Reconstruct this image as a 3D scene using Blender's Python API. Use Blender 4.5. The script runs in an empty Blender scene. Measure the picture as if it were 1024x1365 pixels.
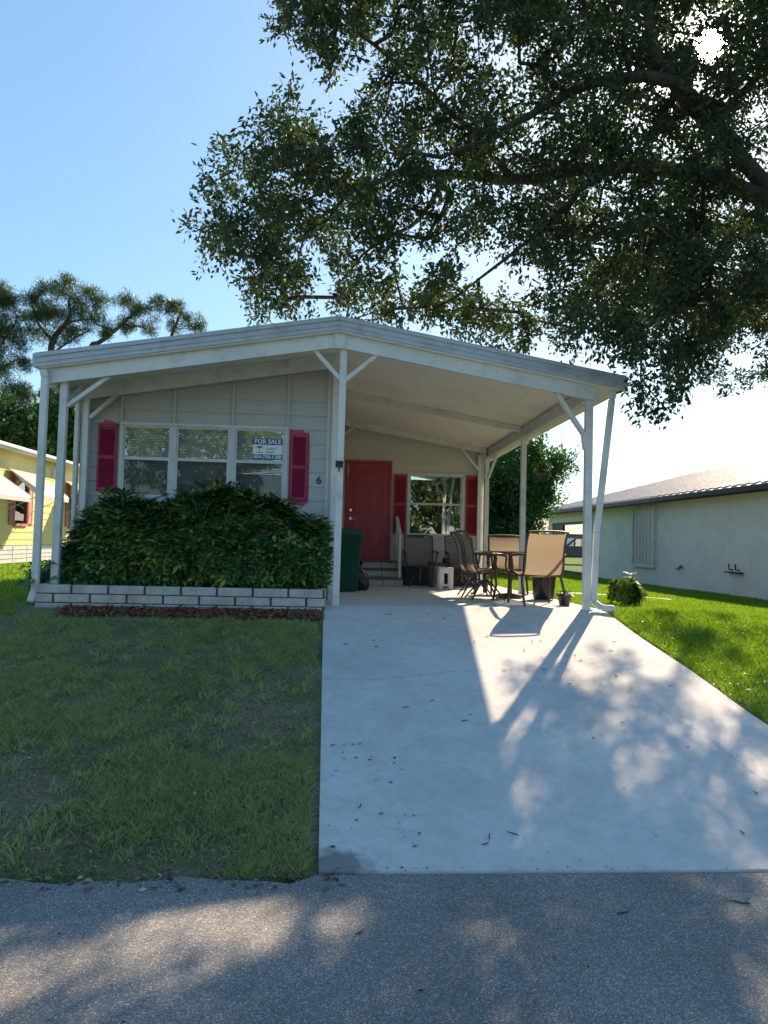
import bpy, math, random
import numpy as np
from mathutils import Vector, Matrix
random.seed(7); RNG = np.random.default_rng(7)
C = bpy.context.scene.collection
R_ = math.radians
SUN_AZ, SUN_EL = R_(27.1), R_(32.3)
SUN = Vector((math.sin(SUN_AZ)*math.cos(SUN_EL), math.cos(SUN_AZ)*math.cos(SUN_EL), math.sin(SUN_EL)))

# ------------------------------------------------------------------ camera numbers (px of the 1024 x 1365 photo)
F = 1000.; CX = 512.; CY = 682.5; EYE = Vector((0, 0, .79))
YAW, PITCH, ROLL = R_(3.8), R_(2.18), .024
fw = Vector((math.sin(YAW)*math.cos(PITCH), math.cos(YAW)*math.cos(PITCH), math.sin(PITCH)))
r0 = Vector((math.cos(YAW), -math.sin(YAW), 0)); u0 = r0.cross(fw)
RV = r0*math.cos(ROLL) + u0*math.sin(ROLL); UV = u0*math.cos(ROLL) - r0*math.sin(ROLL)
def at(px, py, Y):
    d = fw + RV*((px-CX)/F) - UV*((py-CY)/F)
    return EYE + d*(Y/d.y)

# ------------------------------------------------------------------ terrain
PY = [-400, -3, 3.62, 3.7, 9.1, 15.2, 40, 400]; PZ = [-.86, -.86, -.86, -.835, -.015, -.1, -.16, -.16]
def sst(a, b, v):
    t = np.clip((v-a)/(b-a), 0, 1); return t*t*(3-2*t)
def tz(x, y):
    z = np.interp(y, PY, PZ)
    return z - .27*sst(3.3, 9.5, x)*sst(5, 11, y)
def hsh(ix, iy, s):
    v = np.sin(ix*127.1 + iy*311.7 + s*74.7)*43758.5453
    return v - np.floor(v)
def vnoise(x, y, s=0):
    ix, iy = np.floor(x), np.floor(y); fx, fy = x-ix, y-iy
    fx = fx*fx*(3-2*fx); fy = fy*fy*(3-2*fy)
    a = hsh(ix, iy, s); b = hsh(ix+1, iy, s); c = hsh(ix, iy+1, s); d = hsh(ix+1, iy+1, s)
    return (a*(1-fx)+b*fx)*(1-fy) + (c*(1-fx)+d*fx)*fy
def fbm(x, y, s=0):
    return .5*vnoise(x, y, s) + .3*vnoise(x*2.1, y*2.1, s+1) + .2*vnoise(x*4.3, y*4.3, s+2)

# ------------------------------------------------------------------ materials
MATS = {}
def new_mat(name):
    m = bpy.data.materials.new(name); m.use_nodes = True; MATS[name] = m
    nt = m.node_tree; nt.nodes.clear()
    out = nt.nodes.new('ShaderNodeOutputMaterial')
    return m, nt, nt.nodes, nt.links, out
def ramp(N, L, src, stops):
    r = N.new('ShaderNodeValToRGB'); e = r.color_ramp.elements
    while len(e) < len(stops): e.new(.5)
    for i, (p, c) in enumerate(stops):
        e[i].position = p; e[i].color = (*c, 1) if not isinstance(c, (int, float)) else (c, c, c, 1)
    L.new(src, r.inputs[0]); return r.outputs[0]
def noise(N, L, co, scale, detail=4, rough=.55, dist=0):
    n = N.new('ShaderNodeTexNoise'); n.inputs['Scale'].default_value = scale; n.inputs['Detail'].default_value = detail
    n.inputs['Roughness'].default_value = rough; n.inputs['Distortion'].default_value = dist
    L.new(co, n.inputs['Vector']); return n.outputs['Fac']
def mixc(N, L, f, a, b, mode='MIX'):
    m = N.new('ShaderNodeMix'); m.data_type = 'RGBA'; m.blend_type = mode
    for k, v in ((0, f), (6, a), (7, b)):
        if isinstance(v, (int, float)): m.inputs[k].default_value = v
        elif isinstance(v, tuple): m.inputs[k].default_value = (*v, 1)
        else: L.new(v, m.inputs[k])
    return m.outputs[2]
def mat(name, c1, c2=None, scale=3., rough=.6, bump=0., bscale=None, metal=0., coat=0., spec=.5, stretch=None, dirt=None, dscale=1.5, damt=.5, det=5):
    if name in MATS: return MATS[name]
    m, nt, N, L, out = new_mat(name)
    p = N.new('ShaderNodeBsdfPrincipled'); L.new(p.outputs[0], out.inputs[0])
    tc = N.new('ShaderNodeTexCoord'); co = tc.outputs['Object']
    if stretch:
        mp = N.new('ShaderNodeMapping'); mp.inputs['Scale'].default_value = stretch; L.new(co, mp.inputs[0]); co = mp.outputs[0]
    c2 = c2 or tuple(v*.85 for v in c1)
    col = mixc(N, L, ramp(N, L, noise(N, L, co, scale, det), [(.3, 0.), (.7, 1.)]), c1, c2)
    if dirt:
        f = ramp(N, L, noise(N, L, co, dscale, 7, .7), [(.5, 0.), (.75, damt)])
        col = mixc(N, L, f, col, dirt)
    L.new(col, p.inputs['Base Color'])
    p.inputs['Roughness'].default_value = rough; p.inputs['Metallic'].default_value = metal
    p.inputs['Coat Weight'].default_value = coat; p.inputs['Specular IOR Level'].default_value = spec
    if bump:
        b = N.new('ShaderNodeBump'); b.inputs['Strength'].default_value = bump; b.inputs['Distance'].default_value = .01
        L.new(noise(N, L, co, bscale or scale*8, 4), b.inputs['Height']); L.new(b.outputs[0], p.inputs['Normal'])
    return m
def leaf_mat(name, stops, trans=.35, tcol=None, rough=.45, spec=.4):
    m, nt, N, L, out = new_mat(name)
    a = N.new('ShaderNodeAttribute'); a.attribute_name = 'v'
    col = ramp(N, L, a.outputs['Fac'], stops)
    p = N.new('ShaderNodeBsdfPrincipled'); p.inputs['Roughness'].default_value = rough; p.inputs['Specular IOR Level'].default_value = spec
    L.new(col, p.inputs['Base Color'])
    t = N.new('ShaderNodeBsdfTranslucent')
    L.new(mixc(N, L, 1., col, tcol or (1.6, 1.9, .6), 'MULTIPLY'), t.inputs[0])
    mx = N.new('ShaderNodeMixShader'); mx.inputs[0].default_value = trans
    L.new(p.outputs[0], mx.inputs[1]); L.new(t.outputs[0], mx.inputs[2]); L.new(mx.outputs[0], out.inputs[0])
    return m

M = {}
M['trim'] = mat('white_trim_paint', (.72, .72, .70), (.62, .63, .61), 2.5, .5, .08, 60, dirt=(.27, .25, .20), dscale=4, damt=.5)
M['fascia'] = mat('weathered_drip_edge', (.50, .55, .60), (.40, .45, .50), 4, .5, .1, 40, dirt=(.22, .22, .21), dscale=5, damt=.6)
M['soffit'] = mat('ceiling_pan', (.86, .83, .79), (.80, .77, .72), 1.2, .55, .05, 20, dirt=(.5, .46, .40), dscale=1.2, damt=.3)
M['siding'] = mat('painted_siding', (.47, .48, .46), (.43, .44, .42), 1.5, .6, .15, 30, stretch=(1, 1, 5), dirt=(.36, .35, .32), dscale=1.4, damt=.3)
M['siding2'] = mat('cream_siding', (.60, .57, .52), (.55, .52, .47), 1.5, .6, .12, 30, stretch=(1, 1, 5))
M['red'] = mat('red_paint', (.34, .03, .055), (.30, .025, .047), 5, .45, .08, 60)
M['redwash'] = mat('faded_red_paint', (.48, .07, .10), (.42, .055, .085), 6, .6)
M['shutter'] = mat('maroon_shutter_paint', (.32, .02, .07), (.27, .017, .06), 6, .42)
M['black'] = mat('black_paint', (.015, .015, .017), (.03, .03, .03), 8, .45)
M['frame'] = mat('white_window_frame', (.60, .61, .61), (.52, .53, .53), 6, .4, dirt=(.3, .3, .28), dscale=8, damt=.3)
M['blind'] = mat('vinyl_blind', (.70, .70, .66), (.62, .62, .58), 6, .5)
M['dark'] = mat('dark_interior', (.03, .03, .035), (.02, .02, .02), 3, .8)
M['curtain'] = mat('sheer_curtain', (.35, .36, .35), (.28, .29, .28), 4, .9)
M['brick'] = mat('split_face_block', (.56, .53, .49), (.34, .32, .30), 4.5, .9, .9, 35, dirt=(.62, .60, .57), dscale=12, damt=.6)
M['mortar'] = mat('dark_mortar', (.10, .09, .08), (.07, .065, .06), 15, .95)
M['tread'] = mat('painted_step_tread', (.16, .16, .15), (.11, .11, .105), 10, .7, .2, 60)
M['steel'] = mat('brushed_metal', (.6, .58, .54), None, 8, .3, metal=1.)
M['bronze'] = mat('brown_powder_coat', (.085, .055, .042), (.065, .042, .033), 9, .45, .05, 80)
M['sling'] = None
M['slingg'] = mat('grey_sling_fabric', (.20, .195, .19), (.17, .165, .16), 30, .85, .3, 300)
M['bin'] = mat('green_bin_plastic', (.008, .085, .055), (.007, .07, .045), 6, .42, .05, 60)
M['darkbin'] = mat('dark_green_bin_plastic', (.006, .045, .035), None, 6, .5)
M['blue'] = mat('blue_plastic', (.02, .06, .30), None, 6, .45)
M['navy'] = mat('navy_plastic', (.012, .022, .055), None, 6, .5)
M['bag'] = mat('black_bag_film', (.012, .014, .02), None, 6, .22, .5, 25, spec=.6)
M['whitep'] = mat('white_moulded_plastic', (.72, .71, .70), None, 6, .5)
M['rubber'] = mat('black_rubber', (.02, .02, .02), None, 6, .8)
M['soil'] = mat('dark_soil', (.05, .035, .025), (.03, .02, .015), 20, .95, .8, 60)
M['bark'] = mat('oak_bark', (.085, .07, .055), (.045, .038, .03), 9, .95, 1., 26, stretch=(1, 1, .35))
M['pbark'] = mat('pine_bark', (.15, .10, .075), (.07, .05, .04), 6, .95, 1., 14, stretch=(1, 1, .4))
M['stem'] = mat('green_brown_stem', (.09, .08, .045), None, 9, .8)
M['stucco'] = mat('white_stucco', (.80, .79, .76), (.73, .72, .70), 2.2, .9, .8, 28, dirt=(.50, .50, .48), dscale=1.1, damt=.4)
M['dfascia'] = mat('dark_fascia_paint', (.045, .04, .042), None, 5, .5)
M['mroof'] = mat('metal_roof_sheet', (.56, .52, .51), (.46, .43, .42), 2.5, .5, 0, 12, metal=.25, dirt=(.24, .2, .19), dscale=4, damt=.5)
M['alu'] = mat('corrugated_aluminium', (.62, .62, .62), (.50, .50, .51), 5, .5, metal=.1)
M['yellow'] = mat('yellow_siding_paint', (.82, .68, .27), (.76, .62, .24), 2, .6, .1, 30)
M['coral'] = mat('coral_shutter_paint', (.60, .20, .15), None, 6, .55)
M['awn'] = mat('white_awning_metal', (.70, .70, .69), None, 6, .45)
M['wroof'] = mat('white_roof_coating', (.74, .74, .73), None, 3, .5)
M['pinkroof'] = mat('terracotta_pink_roof', (.62, .42, .36), None, 3, .8)
M['clay'] = mat('orange_clay', (.55, .12, .05), None, 8, .7)
M['signw'] = mat('sign_white', (.75, .80, .82), None, 3, .4)
M['signb'] = mat('sign_blue', (.01, .09, .26), None, 3, .4)
M['signg'] = mat('sign_green', (.05, .25, .04), None, 3, .4)
M['signo'] = mat('sign_orange', (.65, .22, .04), None, 3, .4)
M['signlt'] = mat('sign_lettering', (.75, .88, .95), None, 3, .4)

def sling_mat():
    m, nt, N, L, out = new_mat('tan_sling_mesh')
    tc = N.new('ShaderNodeTexCoord')
    w = N.new('ShaderNodeTexWave'); w.inputs['Scale'].default_value = 14; w.bands_direction = 'X'; w.inputs['Distortion'].default_value = .15
    L.new(tc.outputs['Object'], w.inputs['Vector'])
    col = mixc(N, L, w.outputs['Fac'], (.27, .215, .15), (.34, .275, .20))
    d = N.new('ShaderNodeBsdfDiffuse'); L.new(col, d.inputs[0])
    t = N.new('ShaderNodeBsdfTranslucent'); L.new(col, t.inputs[0])
    mx = N.new('ShaderNodeMixShader'); mx.inputs[0].default_value = .45
    L.new(d.outputs[0], mx.inputs[1]); L.new(t.outputs[0], mx.inputs[2]); L.new(mx.outputs[0], out.inputs[0])
    return m
M['sling'] = sling_mat()

def glass_mat(name, fac, tint, rough=.01):
    m, nt, N, L, out = new_mat(name)
    t = N.new('ShaderNodeBsdfTransparent'); t.inputs[0].default_value = (*tint, 1)
    g = N.new('ShaderNodeBsdfGlossy'); g.inputs['Roughness'].default_value = rough; g.inputs[0].default_value = (.9, .95, 1, 1)
    tc = N.new('ShaderNodeTexCoord')
    b = N.new('ShaderNodeBump'); b.inputs['Strength'].default_value = .05; b.inputs['Distance'].default_value = .02
    L.new(noise(N, L, tc.outputs['Object'], 2.2, 2), b.inputs['Height']); L.new(b.outputs[0], g.inputs['Normal'])
    mx = N.new('ShaderNodeMixShader'); mx.inputs[0].default_value = fac
    L.new(t.outputs[0], mx.inputs[1]); L.new(g.outputs[0], mx.inputs[2]); L.new(mx.outputs[0], out.inputs[0])
    return m
M['glass'] = glass_mat('window_glass', .24, (.96, .98, .98))
M['glass2'] = glass_mat('porch_window_glass', .32, (.6, .68, .68))
M['tglass'] = glass_mat('table_glass', .25, (.5, .52, .5), .03)
def screen_mat():
    m, nt, N, L, out = new_mat('insect_screen')
    t = N.new('ShaderNodeBsdfTransparent'); d = N.new('ShaderNodeBsdfDiffuse'); d.inputs[0].default_value = (.05, .065, .07, 1)
    mx = N.new('ShaderNodeMixShader'); mx.inputs[0].default_value = .55
    L.new(t.outputs[0], mx.inputs[1]); L.new(d.outputs[0], mx.inputs[2]); L.new(mx.outputs[0], out.inputs[0]); return m
M['screen'] = screen_mat()

def road_mat():
    m, nt, N, L, out = new_mat('aged_asphalt')
    p = N.new('ShaderNodeBsdfPrincipled'); L.new(p.outputs[0], out.inputs[0])
    co = N.new('ShaderNodeTexCoord').outputs['Object']
    v = N.new('ShaderNodeTexVoronoi'); v.inputs['Scale'].default_value = 170; L.new(co, v.inputs['Vector'])
    sep = N.new('ShaderNodeSeparateColor'); L.new(v.outputs['Color'], sep.inputs[0])
    stones = ramp(N, L, sep.outputs[0], [(0., (.17, .16, .15)), (.45, (.26, .25, .235)), (.8, (.35, .335, .32)), (.95, (.50, .48, .45)), (1., (.68, .65, .60))])
    gap = ramp(N, L, v.outputs['Distance'], [(.35, 0.), (.75, .75)])
    col = mixc(N, L, gap, stones, (.12, .115, .11))
    big = ramp(N, L, noise(N, L, co, 1.1, 5), [(.3, .82), (.7, 1.12)])
    col = mixc(N, L, 1., col, big, 'MULTIPLY')
    L.new(col, p.inputs['Base Color']); p.inputs['Roughness'].default_value = .85; p.inputs['Specular IOR Level'].default_value = .35
    b = N.new('ShaderNodeBump'); b.inputs['Strength'].default_value = .6; b.inputs['Distance'].default_value = .006; b.invert = True
    L.new(v.outputs['Distance'], b.inputs['Height']); L.new(b.outputs[0], p.inputs['Normal'])
    return m
M['road'] = road_mat()
def conc_mat():
    m, nt, N, L, out = new_mat('broomed_concrete')
    p = N.new('ShaderNodeBsdfPrincipled'); L.new(p.outputs[0], out.inputs[0])
    co = N.new('ShaderNodeTexCoord').outputs['Object']
    a = ramp(N, L, noise(N, L, co, .8, 6, .65, .4), [(.3, (.55, .53, .50)), (.55, (.64, .62, .59)), (.75, (.69, .67, .64))])
    sp = ramp(N, L, noise(N, L, co, 140, 2), [(.32, .82), (.5, 1.)])
    a = mixc(N, L, 1., a, sp, 'MULTIPLY')
    st = ramp(N, L, noise(N, L, co, 2.6, 8, .75, .8), [(.60, 0.), (.72, .4)])
    a = mixc(N, L, st, a, (.33, .31, .29))
    # hairline cracks
    mp = N.new('ShaderNodeMapping'); L.new(co, mp.inputs[0]); mp.inputs['Scale'].default_value = (.2, .13, 1); mp.inputs['Location'].default_value = (.31, .12, 0)
    nz = N.new('ShaderNodeTexNoise'); nz.inputs['Scale'].default_value = 2.5; L.new(mp.outputs[0], nz.inputs['Vector'])
    ad = N.new('ShaderNodeMix'); ad.data_type = 'VECTOR'; ad.inputs[0].default_value = .14
    L.new(mp.outputs[0], ad.inputs[4]); L.new(nz.outputs['Color'], ad.inputs[5])
    v = N.new('ShaderNodeTexVoronoi'); v.feature = 'DISTANCE_TO_EDGE'; v.inputs['Scale'].default_value = 1; L.new(ad.outputs[1], v.inputs['Vector'])
    cr = ramp(N, L, v.outputs['Distance'], [(0., .28), (.0007, 0.)])
    a = mixc(N, L, cr, a, (.22, .2, .19))
    mo_ = ramp(N, L, noise(N, L, co, 5.5, 8, .8, .3), [(.35, .86), (.6, 1.04)]); a = mixc(N, L, 1., a, mo_, 'MULTIPLY')
    gp = N.new('ShaderNodeVectorMath'); gp.operation = 'DISTANCE'; gp.inputs[1].default_value = (.06, 3.72, -.815); L.new(co, gp.inputs[0])
    na = N.new('ShaderNodeMath'); na.operation = 'MULTIPLY_ADD'; na.inputs[1].default_value = .25; L.new(noise(N, L, co, 14, 5), na.inputs[0]); L.new(gp.outputs['Value'], na.inputs[2])
    a = mixc(N, L, ramp(N, L, na.outputs[0], [(.24, .75), (.34, 0.)]), a, (.12, .115, .11))
    sc_ = ramp(N, L, noise(N, L, co, 1.7, 9, .85, 1.5), [(.64, 0.), (.72, .3)]); a = mixc(N, L, sc_, a, (.24, .22, .20))
    L.new(a, p.inputs['Base Color']); p.inputs['Roughness'].default_value = .85; p.inputs['Specular IOR Level'].default_value = .3
    b = N.new('ShaderNodeBump'); b.inputs['Strength'].default_value = .35; b.inputs['Distance'].default_value = .004
    L.new(noise(N, L, co, 90, 3), b.inputs['Height']); L.new(b.outputs[0], p.inputs['Normal'])
    return m
M['conc'] = conc_mat()
def ground_mat():
    m, nt, N, L, out = new_mat('thatch_and_soil')
    p = N.new('ShaderNodeBsdfPrincipled'); L.new(p.outputs[0], out.inputs[0])
    co = N.new('ShaderNodeTexCoord').outputs['Object']
    fine = noise(N, L, co, 38, 6, .75)
    br = ramp(N, L, fine, [(.3, (.10, .085, .055)), (.5, (.25, .21, .145)), (.62, (.36, .31, .22)), (.78, (.50, .45, .34))])
    gr = ramp(N, L, noise(N, L, co, 30, 5, .7), [(.3, (.04, .085, .014)), (.7, (.11, .19, .03))])
    sx = N.new('ShaderNodeSeparateXYZ'); L.new(co, sx.inputs[0])
    # lush lawn to the right of the drive and behind the house, thin lawn at the left front
    fx = N.new('ShaderNodeMapRange'); fx.inputs[1].default_value = 2.6; fx.inputs[2].default_value = 3.6; L.new(sx.outputs[0], fx.inputs[0])
    fy = N.new('ShaderNodeMapRange'); fy.inputs[1].default_value = 7.5; fy.inputs[2].default_value = 11; L.new(sx.outputs[1], fy.inputs[0])
    mx = N.new('ShaderNodeMath'); mx.operation = 'MAXIMUM'; L.new(fx.outputs[0], mx.inputs[0]); L.new(fy.outputs[0], mx.inputs[1])
    ptc = ramp(N, L, noise(N, L, co, 1.3, 4), [(.42, 0.), (.62, .8)])
    m2 = N.new('ShaderNodeMath'); m2.operation = 'MAXIMUM'; L.new(mx.outputs[0], m2.inputs[0]); L.new(ptc, m2.inputs[1])
    L.new(mixc(N, L, m2.outputs[0], br, gr), p.inputs['Base Color']); p.inputs['Roughness'].default_value = .95; p.inputs['Specular IOR Level'].default_value = .1
    b = N.new('ShaderNodeBump'); b.inputs['Strength'].default_value = 1; b.inputs['Distance'].default_value = .02
    L.new(fine, b.inputs['Height']); L.new(b.outputs[0], p.inputs['Normal'])
    return m
M['ground'] = ground_mat()
M['grass'] = leaf_mat('grass_blades', [(0., (.36, .29, .20)), (.14, (.28, .25, .14)), (.2, (.23, .28, .12)), (.6, (.33, .39, .16)), (1., (.43, .48, .20))], .42, (1.2, 1.3, .8), .5, .3)
M['grassr'] = leaf_mat('lush_grass_blades', [(0., (.22, .19, .06)), (.12, (.12, .22, .02)), (.6, (.18, .30, .03)), (1., (.27, .38, .05))], .5, (1.3, 1.4, .6), .5, .3)
M['oak'] = leaf_mat('oak_leaves', [(0., (.026, .044, .022)), (.6, (.050, .078, .036)), (.9, (.085, .12, .05)), (1., (.15, .17, .075))], .30, (1.3, 1.5, .8), .6, .25)
M['pine'] = leaf_mat('pine_needles', [(0., (.02, .04, .015)), (.7, (.05, .09, .025)), (1., (.11, .14, .045))], .25)
M['tree'] = leaf_mat('broad_leaves', [(0., (.022, .05, .012)), (.6, (.055, .11, .02)), (1., (.14, .20, .045))], .35)
M['round'] = leaf_mat('fine_bright_leaves', [(0., (.03, .085, .028)), (.6, (.065, .16, .045)), (1., (.14, .24, .06))], .35, (1.3, 1.6, .5))
M['street'] = leaf_mat('street_tree_leaves', [(0., (.06, .10, .03)), (.6, (.13, .20, .06)), (1., (.24, .30, .10))], .3)
M['hedge'] = leaf_mat('variegated_umbrella_leaves', [(0., (.018, .055, .022)), (.5, (.055, .14, .04)), (.72, (.12, .22, .05)), (.88, (.18, .24, .05)), (1., (.42, .40, .11))], .2, None, .42, .4)
M['croton'] = leaf_mat('yellow_green_leaves', [(0., (.05, .11, .02)), (.5, (.10, .17, .03)), (1., (.20, .25, .045))], .35, None, .6, .2)
M['litter'] = leaf_mat('dry_litter', [(0., (.05, .035, .022)), (.5, (.16, .11, .07)), (.85, (.30, .23, .16)), (1., (.52, .45, .36))], .1)
M['mulch'] = leaf_mat('red_mulch_chips', [(0., (.11, .03, .022)), (.6, (.24, .07, .05)), (1., (.34, .14, .09))], .0)

# ------------------------------------------------------------------ mesh builder
OFFS = {}
class MB:
    def __init__(s): s.v = []; s.f = []; s.sm = []
    def add(s, vs, fs, smooth=False):
        o = len(s.v); s.v += [tuple(p) for p in vs]; s.f += [tuple(i+o for i in f) for f in fs]; s.sm += [smooth]*len(fs); return s
    def box(s, x0, x1, y0, y1, z0, z1, M4=None, bev=0.):
        if bev:
            b = min(bev, (x1-x0)/2.01, (y1-y0)/2.01, (z1-z0)/2.01)
            bm_v = []; 
            for z, e in ((z0, b), (z0+b, 0), (z1-b, 0), (z1, b)):
                a0, a1, c0, c1 = x0+e, x1-e, y0+e, y1-e
                k = b if not e else 0.
                bm_v += [(a0+k, c0, z), (a1-k, c0, z), (a1, c0+k, z), (a1, c1-k, z), (a1-k, c1, z), (a0+k, c1, z), (a0, c1-k, z), (a0, c0+k, z)]
            fs = [tuple(range(7, -1, -1)), tuple(range(24, 32))]
            for r in range(3):
                for i in range(8):
                    fs.append((r*8+i, r*8+(i+1) % 8, r*8+8+(i+1) % 8, r*8+8+i))
            vs = bm_v
        else:
            vs = [(x, y, z) for z in (z0, z1) for x, y in ((x0, y0), (x1, y0), (x1, y1), (x0, y1))]
            fs = [(3, 2, 1, 0), (4, 5, 6, 7), (0, 1, 5, 4), (1, 2, 6, 5), (2, 3, 7, 6), (3, 0, 4, 7)]
        if M4 is not None: vs = [M4 @ Vector(p) for p in vs]
        return s.add(vs, fs)
    def bar(s, a, b, w, h, up=(0, 0, 1), bev=0.):
        a, b = Vector(a), Vector(b); d = b-a; l = d.length; x = d.normalized(); u = Vector(up)
        y = u.cross(x)
        if y.length < 1e-4: y = Vector((0, 1, 0)).cross(x)
        y.normalize(); z = x.cross(y)
        m4 = Matrix.Translation(a) @ Matrix((x, y, z)).transposed().to_4x4()
        return s.box(0, l, -w/2, w/2, -h/2, h/2, m4, bev)
    def tube(s, pts, r, n=8, cap=True, flat=1.):
        pts = [Vector(p) for p in pts]; rs = r if isinstance(r, (list, tuple)) else [r]*len(pts)
        vs = []; t0 = (pts[1]-pts[0]).normalized(); ref = Vector((0, 0, 1)) if abs(t0.z) < .9 else Vector((1, 0, 0))
        u = t0.cross(ref).normalized()
        for i, p in enumerate(pts):
            t = (pts[min(i+1, len(pts)-1)]-pts[max(i-1, 0)]).normalized()
            u = (u-t*u.dot(t)).normalized(); w = t.cross(u)
            for k in range(n):
                a = 2*math.pi*k/n; vs.append(p+(u*math.cos(a)*flat+w*math.sin(a))*rs[i])
        fs = []
        for i in range(len(pts)-1):
            for k in range(n): fs.append((i*n+k, i*n+(k+1) % n, (i+1)*n+(k+1) % n, (i+1)*n+k))
        s.add(vs, fs, True)
        if cap: s.add(vs[:n], [tuple(range(n-1, -1, -1))]); s.add(vs[-n:], [tuple(range(n))])
        return s
    def loft(s, rings, smooth=True, cap=True):
        n = len(rings[0]); vs = [p for r in rings for p in r]; fs = []
        for i in range(len(rings)-1):
            for k in range(n): fs.append((i*n+k, i*n+(k+1) % n, (i+1)*n+(k+1) % n, (i+1)*n+k))
        s.add(vs, fs, smooth)
        if cap: s.add(rings[0], [tuple(range(n-1, -1, -1))]); s.add(rings[-1], [tuple(range(n))])
        return s
    def lathe(s, prof, c=(0, 0, 0), n=24, smooth=True, cap=True):
        return s.loft([[(c[0]+r*math.cos(2*math.pi*k/n), c[1]+r*math.sin(2*math.pi*k/n), c[2]+z) for k in range(n)] for r, z in prof], smooth, cap)
    def poly(s, pts): return s.add(pts, [tuple(range(len(pts)))])
    def prism(s, pts2, f0, f1):
        a = [f0(p) for p in pts2]; b = [f1(p) for p in pts2]; n = len(a)
        fs = [tuple(range(n-1, -1, -1)), tuple(range(n, 2*n))] + [(i, (i+1) % n, n+(i+1) % n, n+i) for i in range(n)]
        return s.add(a+b, fs)

def tag(o, label=None, cat=None, group=None, kind=None):
    if label: o['label'] = label
    if cat: o['category'] = cat
    if group: o['group'] = group
    if kind: o['kind'] = kind
    return o
def link(name, me, m, parent):
    o = bpy.data.objects.new(name, me); C.objects.link(o)
    if m: me.materials.append(m)
    if parent: o.parent = parent
    return o
def obj(name, mb, m, parent=None, label=None):
    off = OFFS.get(parent.name if parent else '', (0, 0, 0))
    me = bpy.data.meshes.new(name)
    me.from_pydata([(x-off[0], y-off[1], z-off[2]) for x, y, z in mb.v], [], mb.f)
    me.polygons.foreach_set('use_smooth', mb.sm); me.update()
    o = link(name, me, m, parent)
    if parent: OFFS[o.name] = off
    if label: o['label'] = label
    return o
def thing(name, label, cat, loc=(0, 0, 0), rz=0, group=None, local=False):
    o = bpy.data.objects.new(name, None); C.objects.link(o); o.location = loc; o.rotation_euler = (0, 0, rz)
    o.empty_display_size = .2
    if not local: OFFS[o.name] = tuple(loc)
    return tag(o, label, cat, group)
def one(name, mb, m, label, cat, loc=(0, 0, 0), group=None, kind=None):
    "a thing that is a single mesh, built in world coordinates, origin at its base"
    OFFS['_tmp'] = tuple(loc)
    me = bpy.data.meshes.new(name)
    me.from_pydata([(x-loc[0], y-loc[1], z-loc[2]) for x, y, z in mb.v], [], mb.f)
    me.polygons.foreach_set('use_smooth', mb.sm); me.update()
    o = link(name, me, m, None); o.location = loc
    return tag(o, label, cat, group, kind)
def dup(root, loc, rz, label):
    def cp(o, p):
        c = o.copy(); C.objects.link(c); c.parent = p
        for ch in [x for x in bpy.data.objects if x.parent == o]: cp(ch, c)
        return c
    r = cp(root, None); r.location = loc; r.rotation_euler = (0, 0, rz); r['label'] = label
    return r

# ------------------------------------------------------------------ leaves (numpy)
def leaves(name, P, D, Nn, Lg, W, V, m, parent=None, fold=.0):
    "rhombus leaves: base P, direction D, normal Nn, length Lg, width W, tone V"
    n = len(P); D = D/np.linalg.norm(D, axis=1, keepdims=True)
    S = np.cross(D, Nn); S /= np.linalg.norm(S, axis=1, keepdims=True)+1e-9
    Lg = np.broadcast_to(np.asarray(Lg, float), (n,))[:, None]; W = np.broadcast_to(np.asarray(W, float), (n,))[:, None]
    U = np.cross(S, D)
    v = np.empty((n, 4, 3)); v[:, 0] = P; v[:, 1] = P+D*Lg*.5+S*W*.5+U*fold*W; v[:, 2] = P+D*Lg; v[:, 3] = P+D*Lg*.5-S*W*.5+U*fold*W
    off = OFFS.get(parent.name if parent else '', (0, 0, 0)); v = v.reshape(-1, 3)-np.array(off)
    return quads(name, v, np.repeat(V, 4), m, parent)
def quads(name, v, V, m, parent, nper=4):
    n = len(v)//nper
    me = bpy.data.meshes.new(name)
    me.vertices.add(len(v)); me.vertices.foreach_set('co', np.ascontiguousarray(v, dtype=np.float32).ravel())
    me.loops.add(len(v)); me.loops.foreach_set('vertex_index', np.arange(len(v), dtype=np.int32))
    me.polygons.add(n); me.polygons.foreach_set('loop_start', np.arange(0, len(v), nper, dtype=np.int32))
    try: me.polygons.foreach_set('loop_total', np.full(n, nper, dtype=np.int32))
    except Exception: pass
    at_ = me.attributes.new('v', 'FLOAT', 'POINT'); at_.data.foreach_set('value', np.ascontiguousarray(V, dtype=np.float32))
    me.update(calc_edges=True)
    o = link(name, me, m, parent)
    return o
def rnd_dirs(n, up=0.):
    d = RNG.normal(size=(n, 3)); d[:, 2] += up; return d/np.linalg.norm(d, axis=1, keepdims=True)

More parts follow.
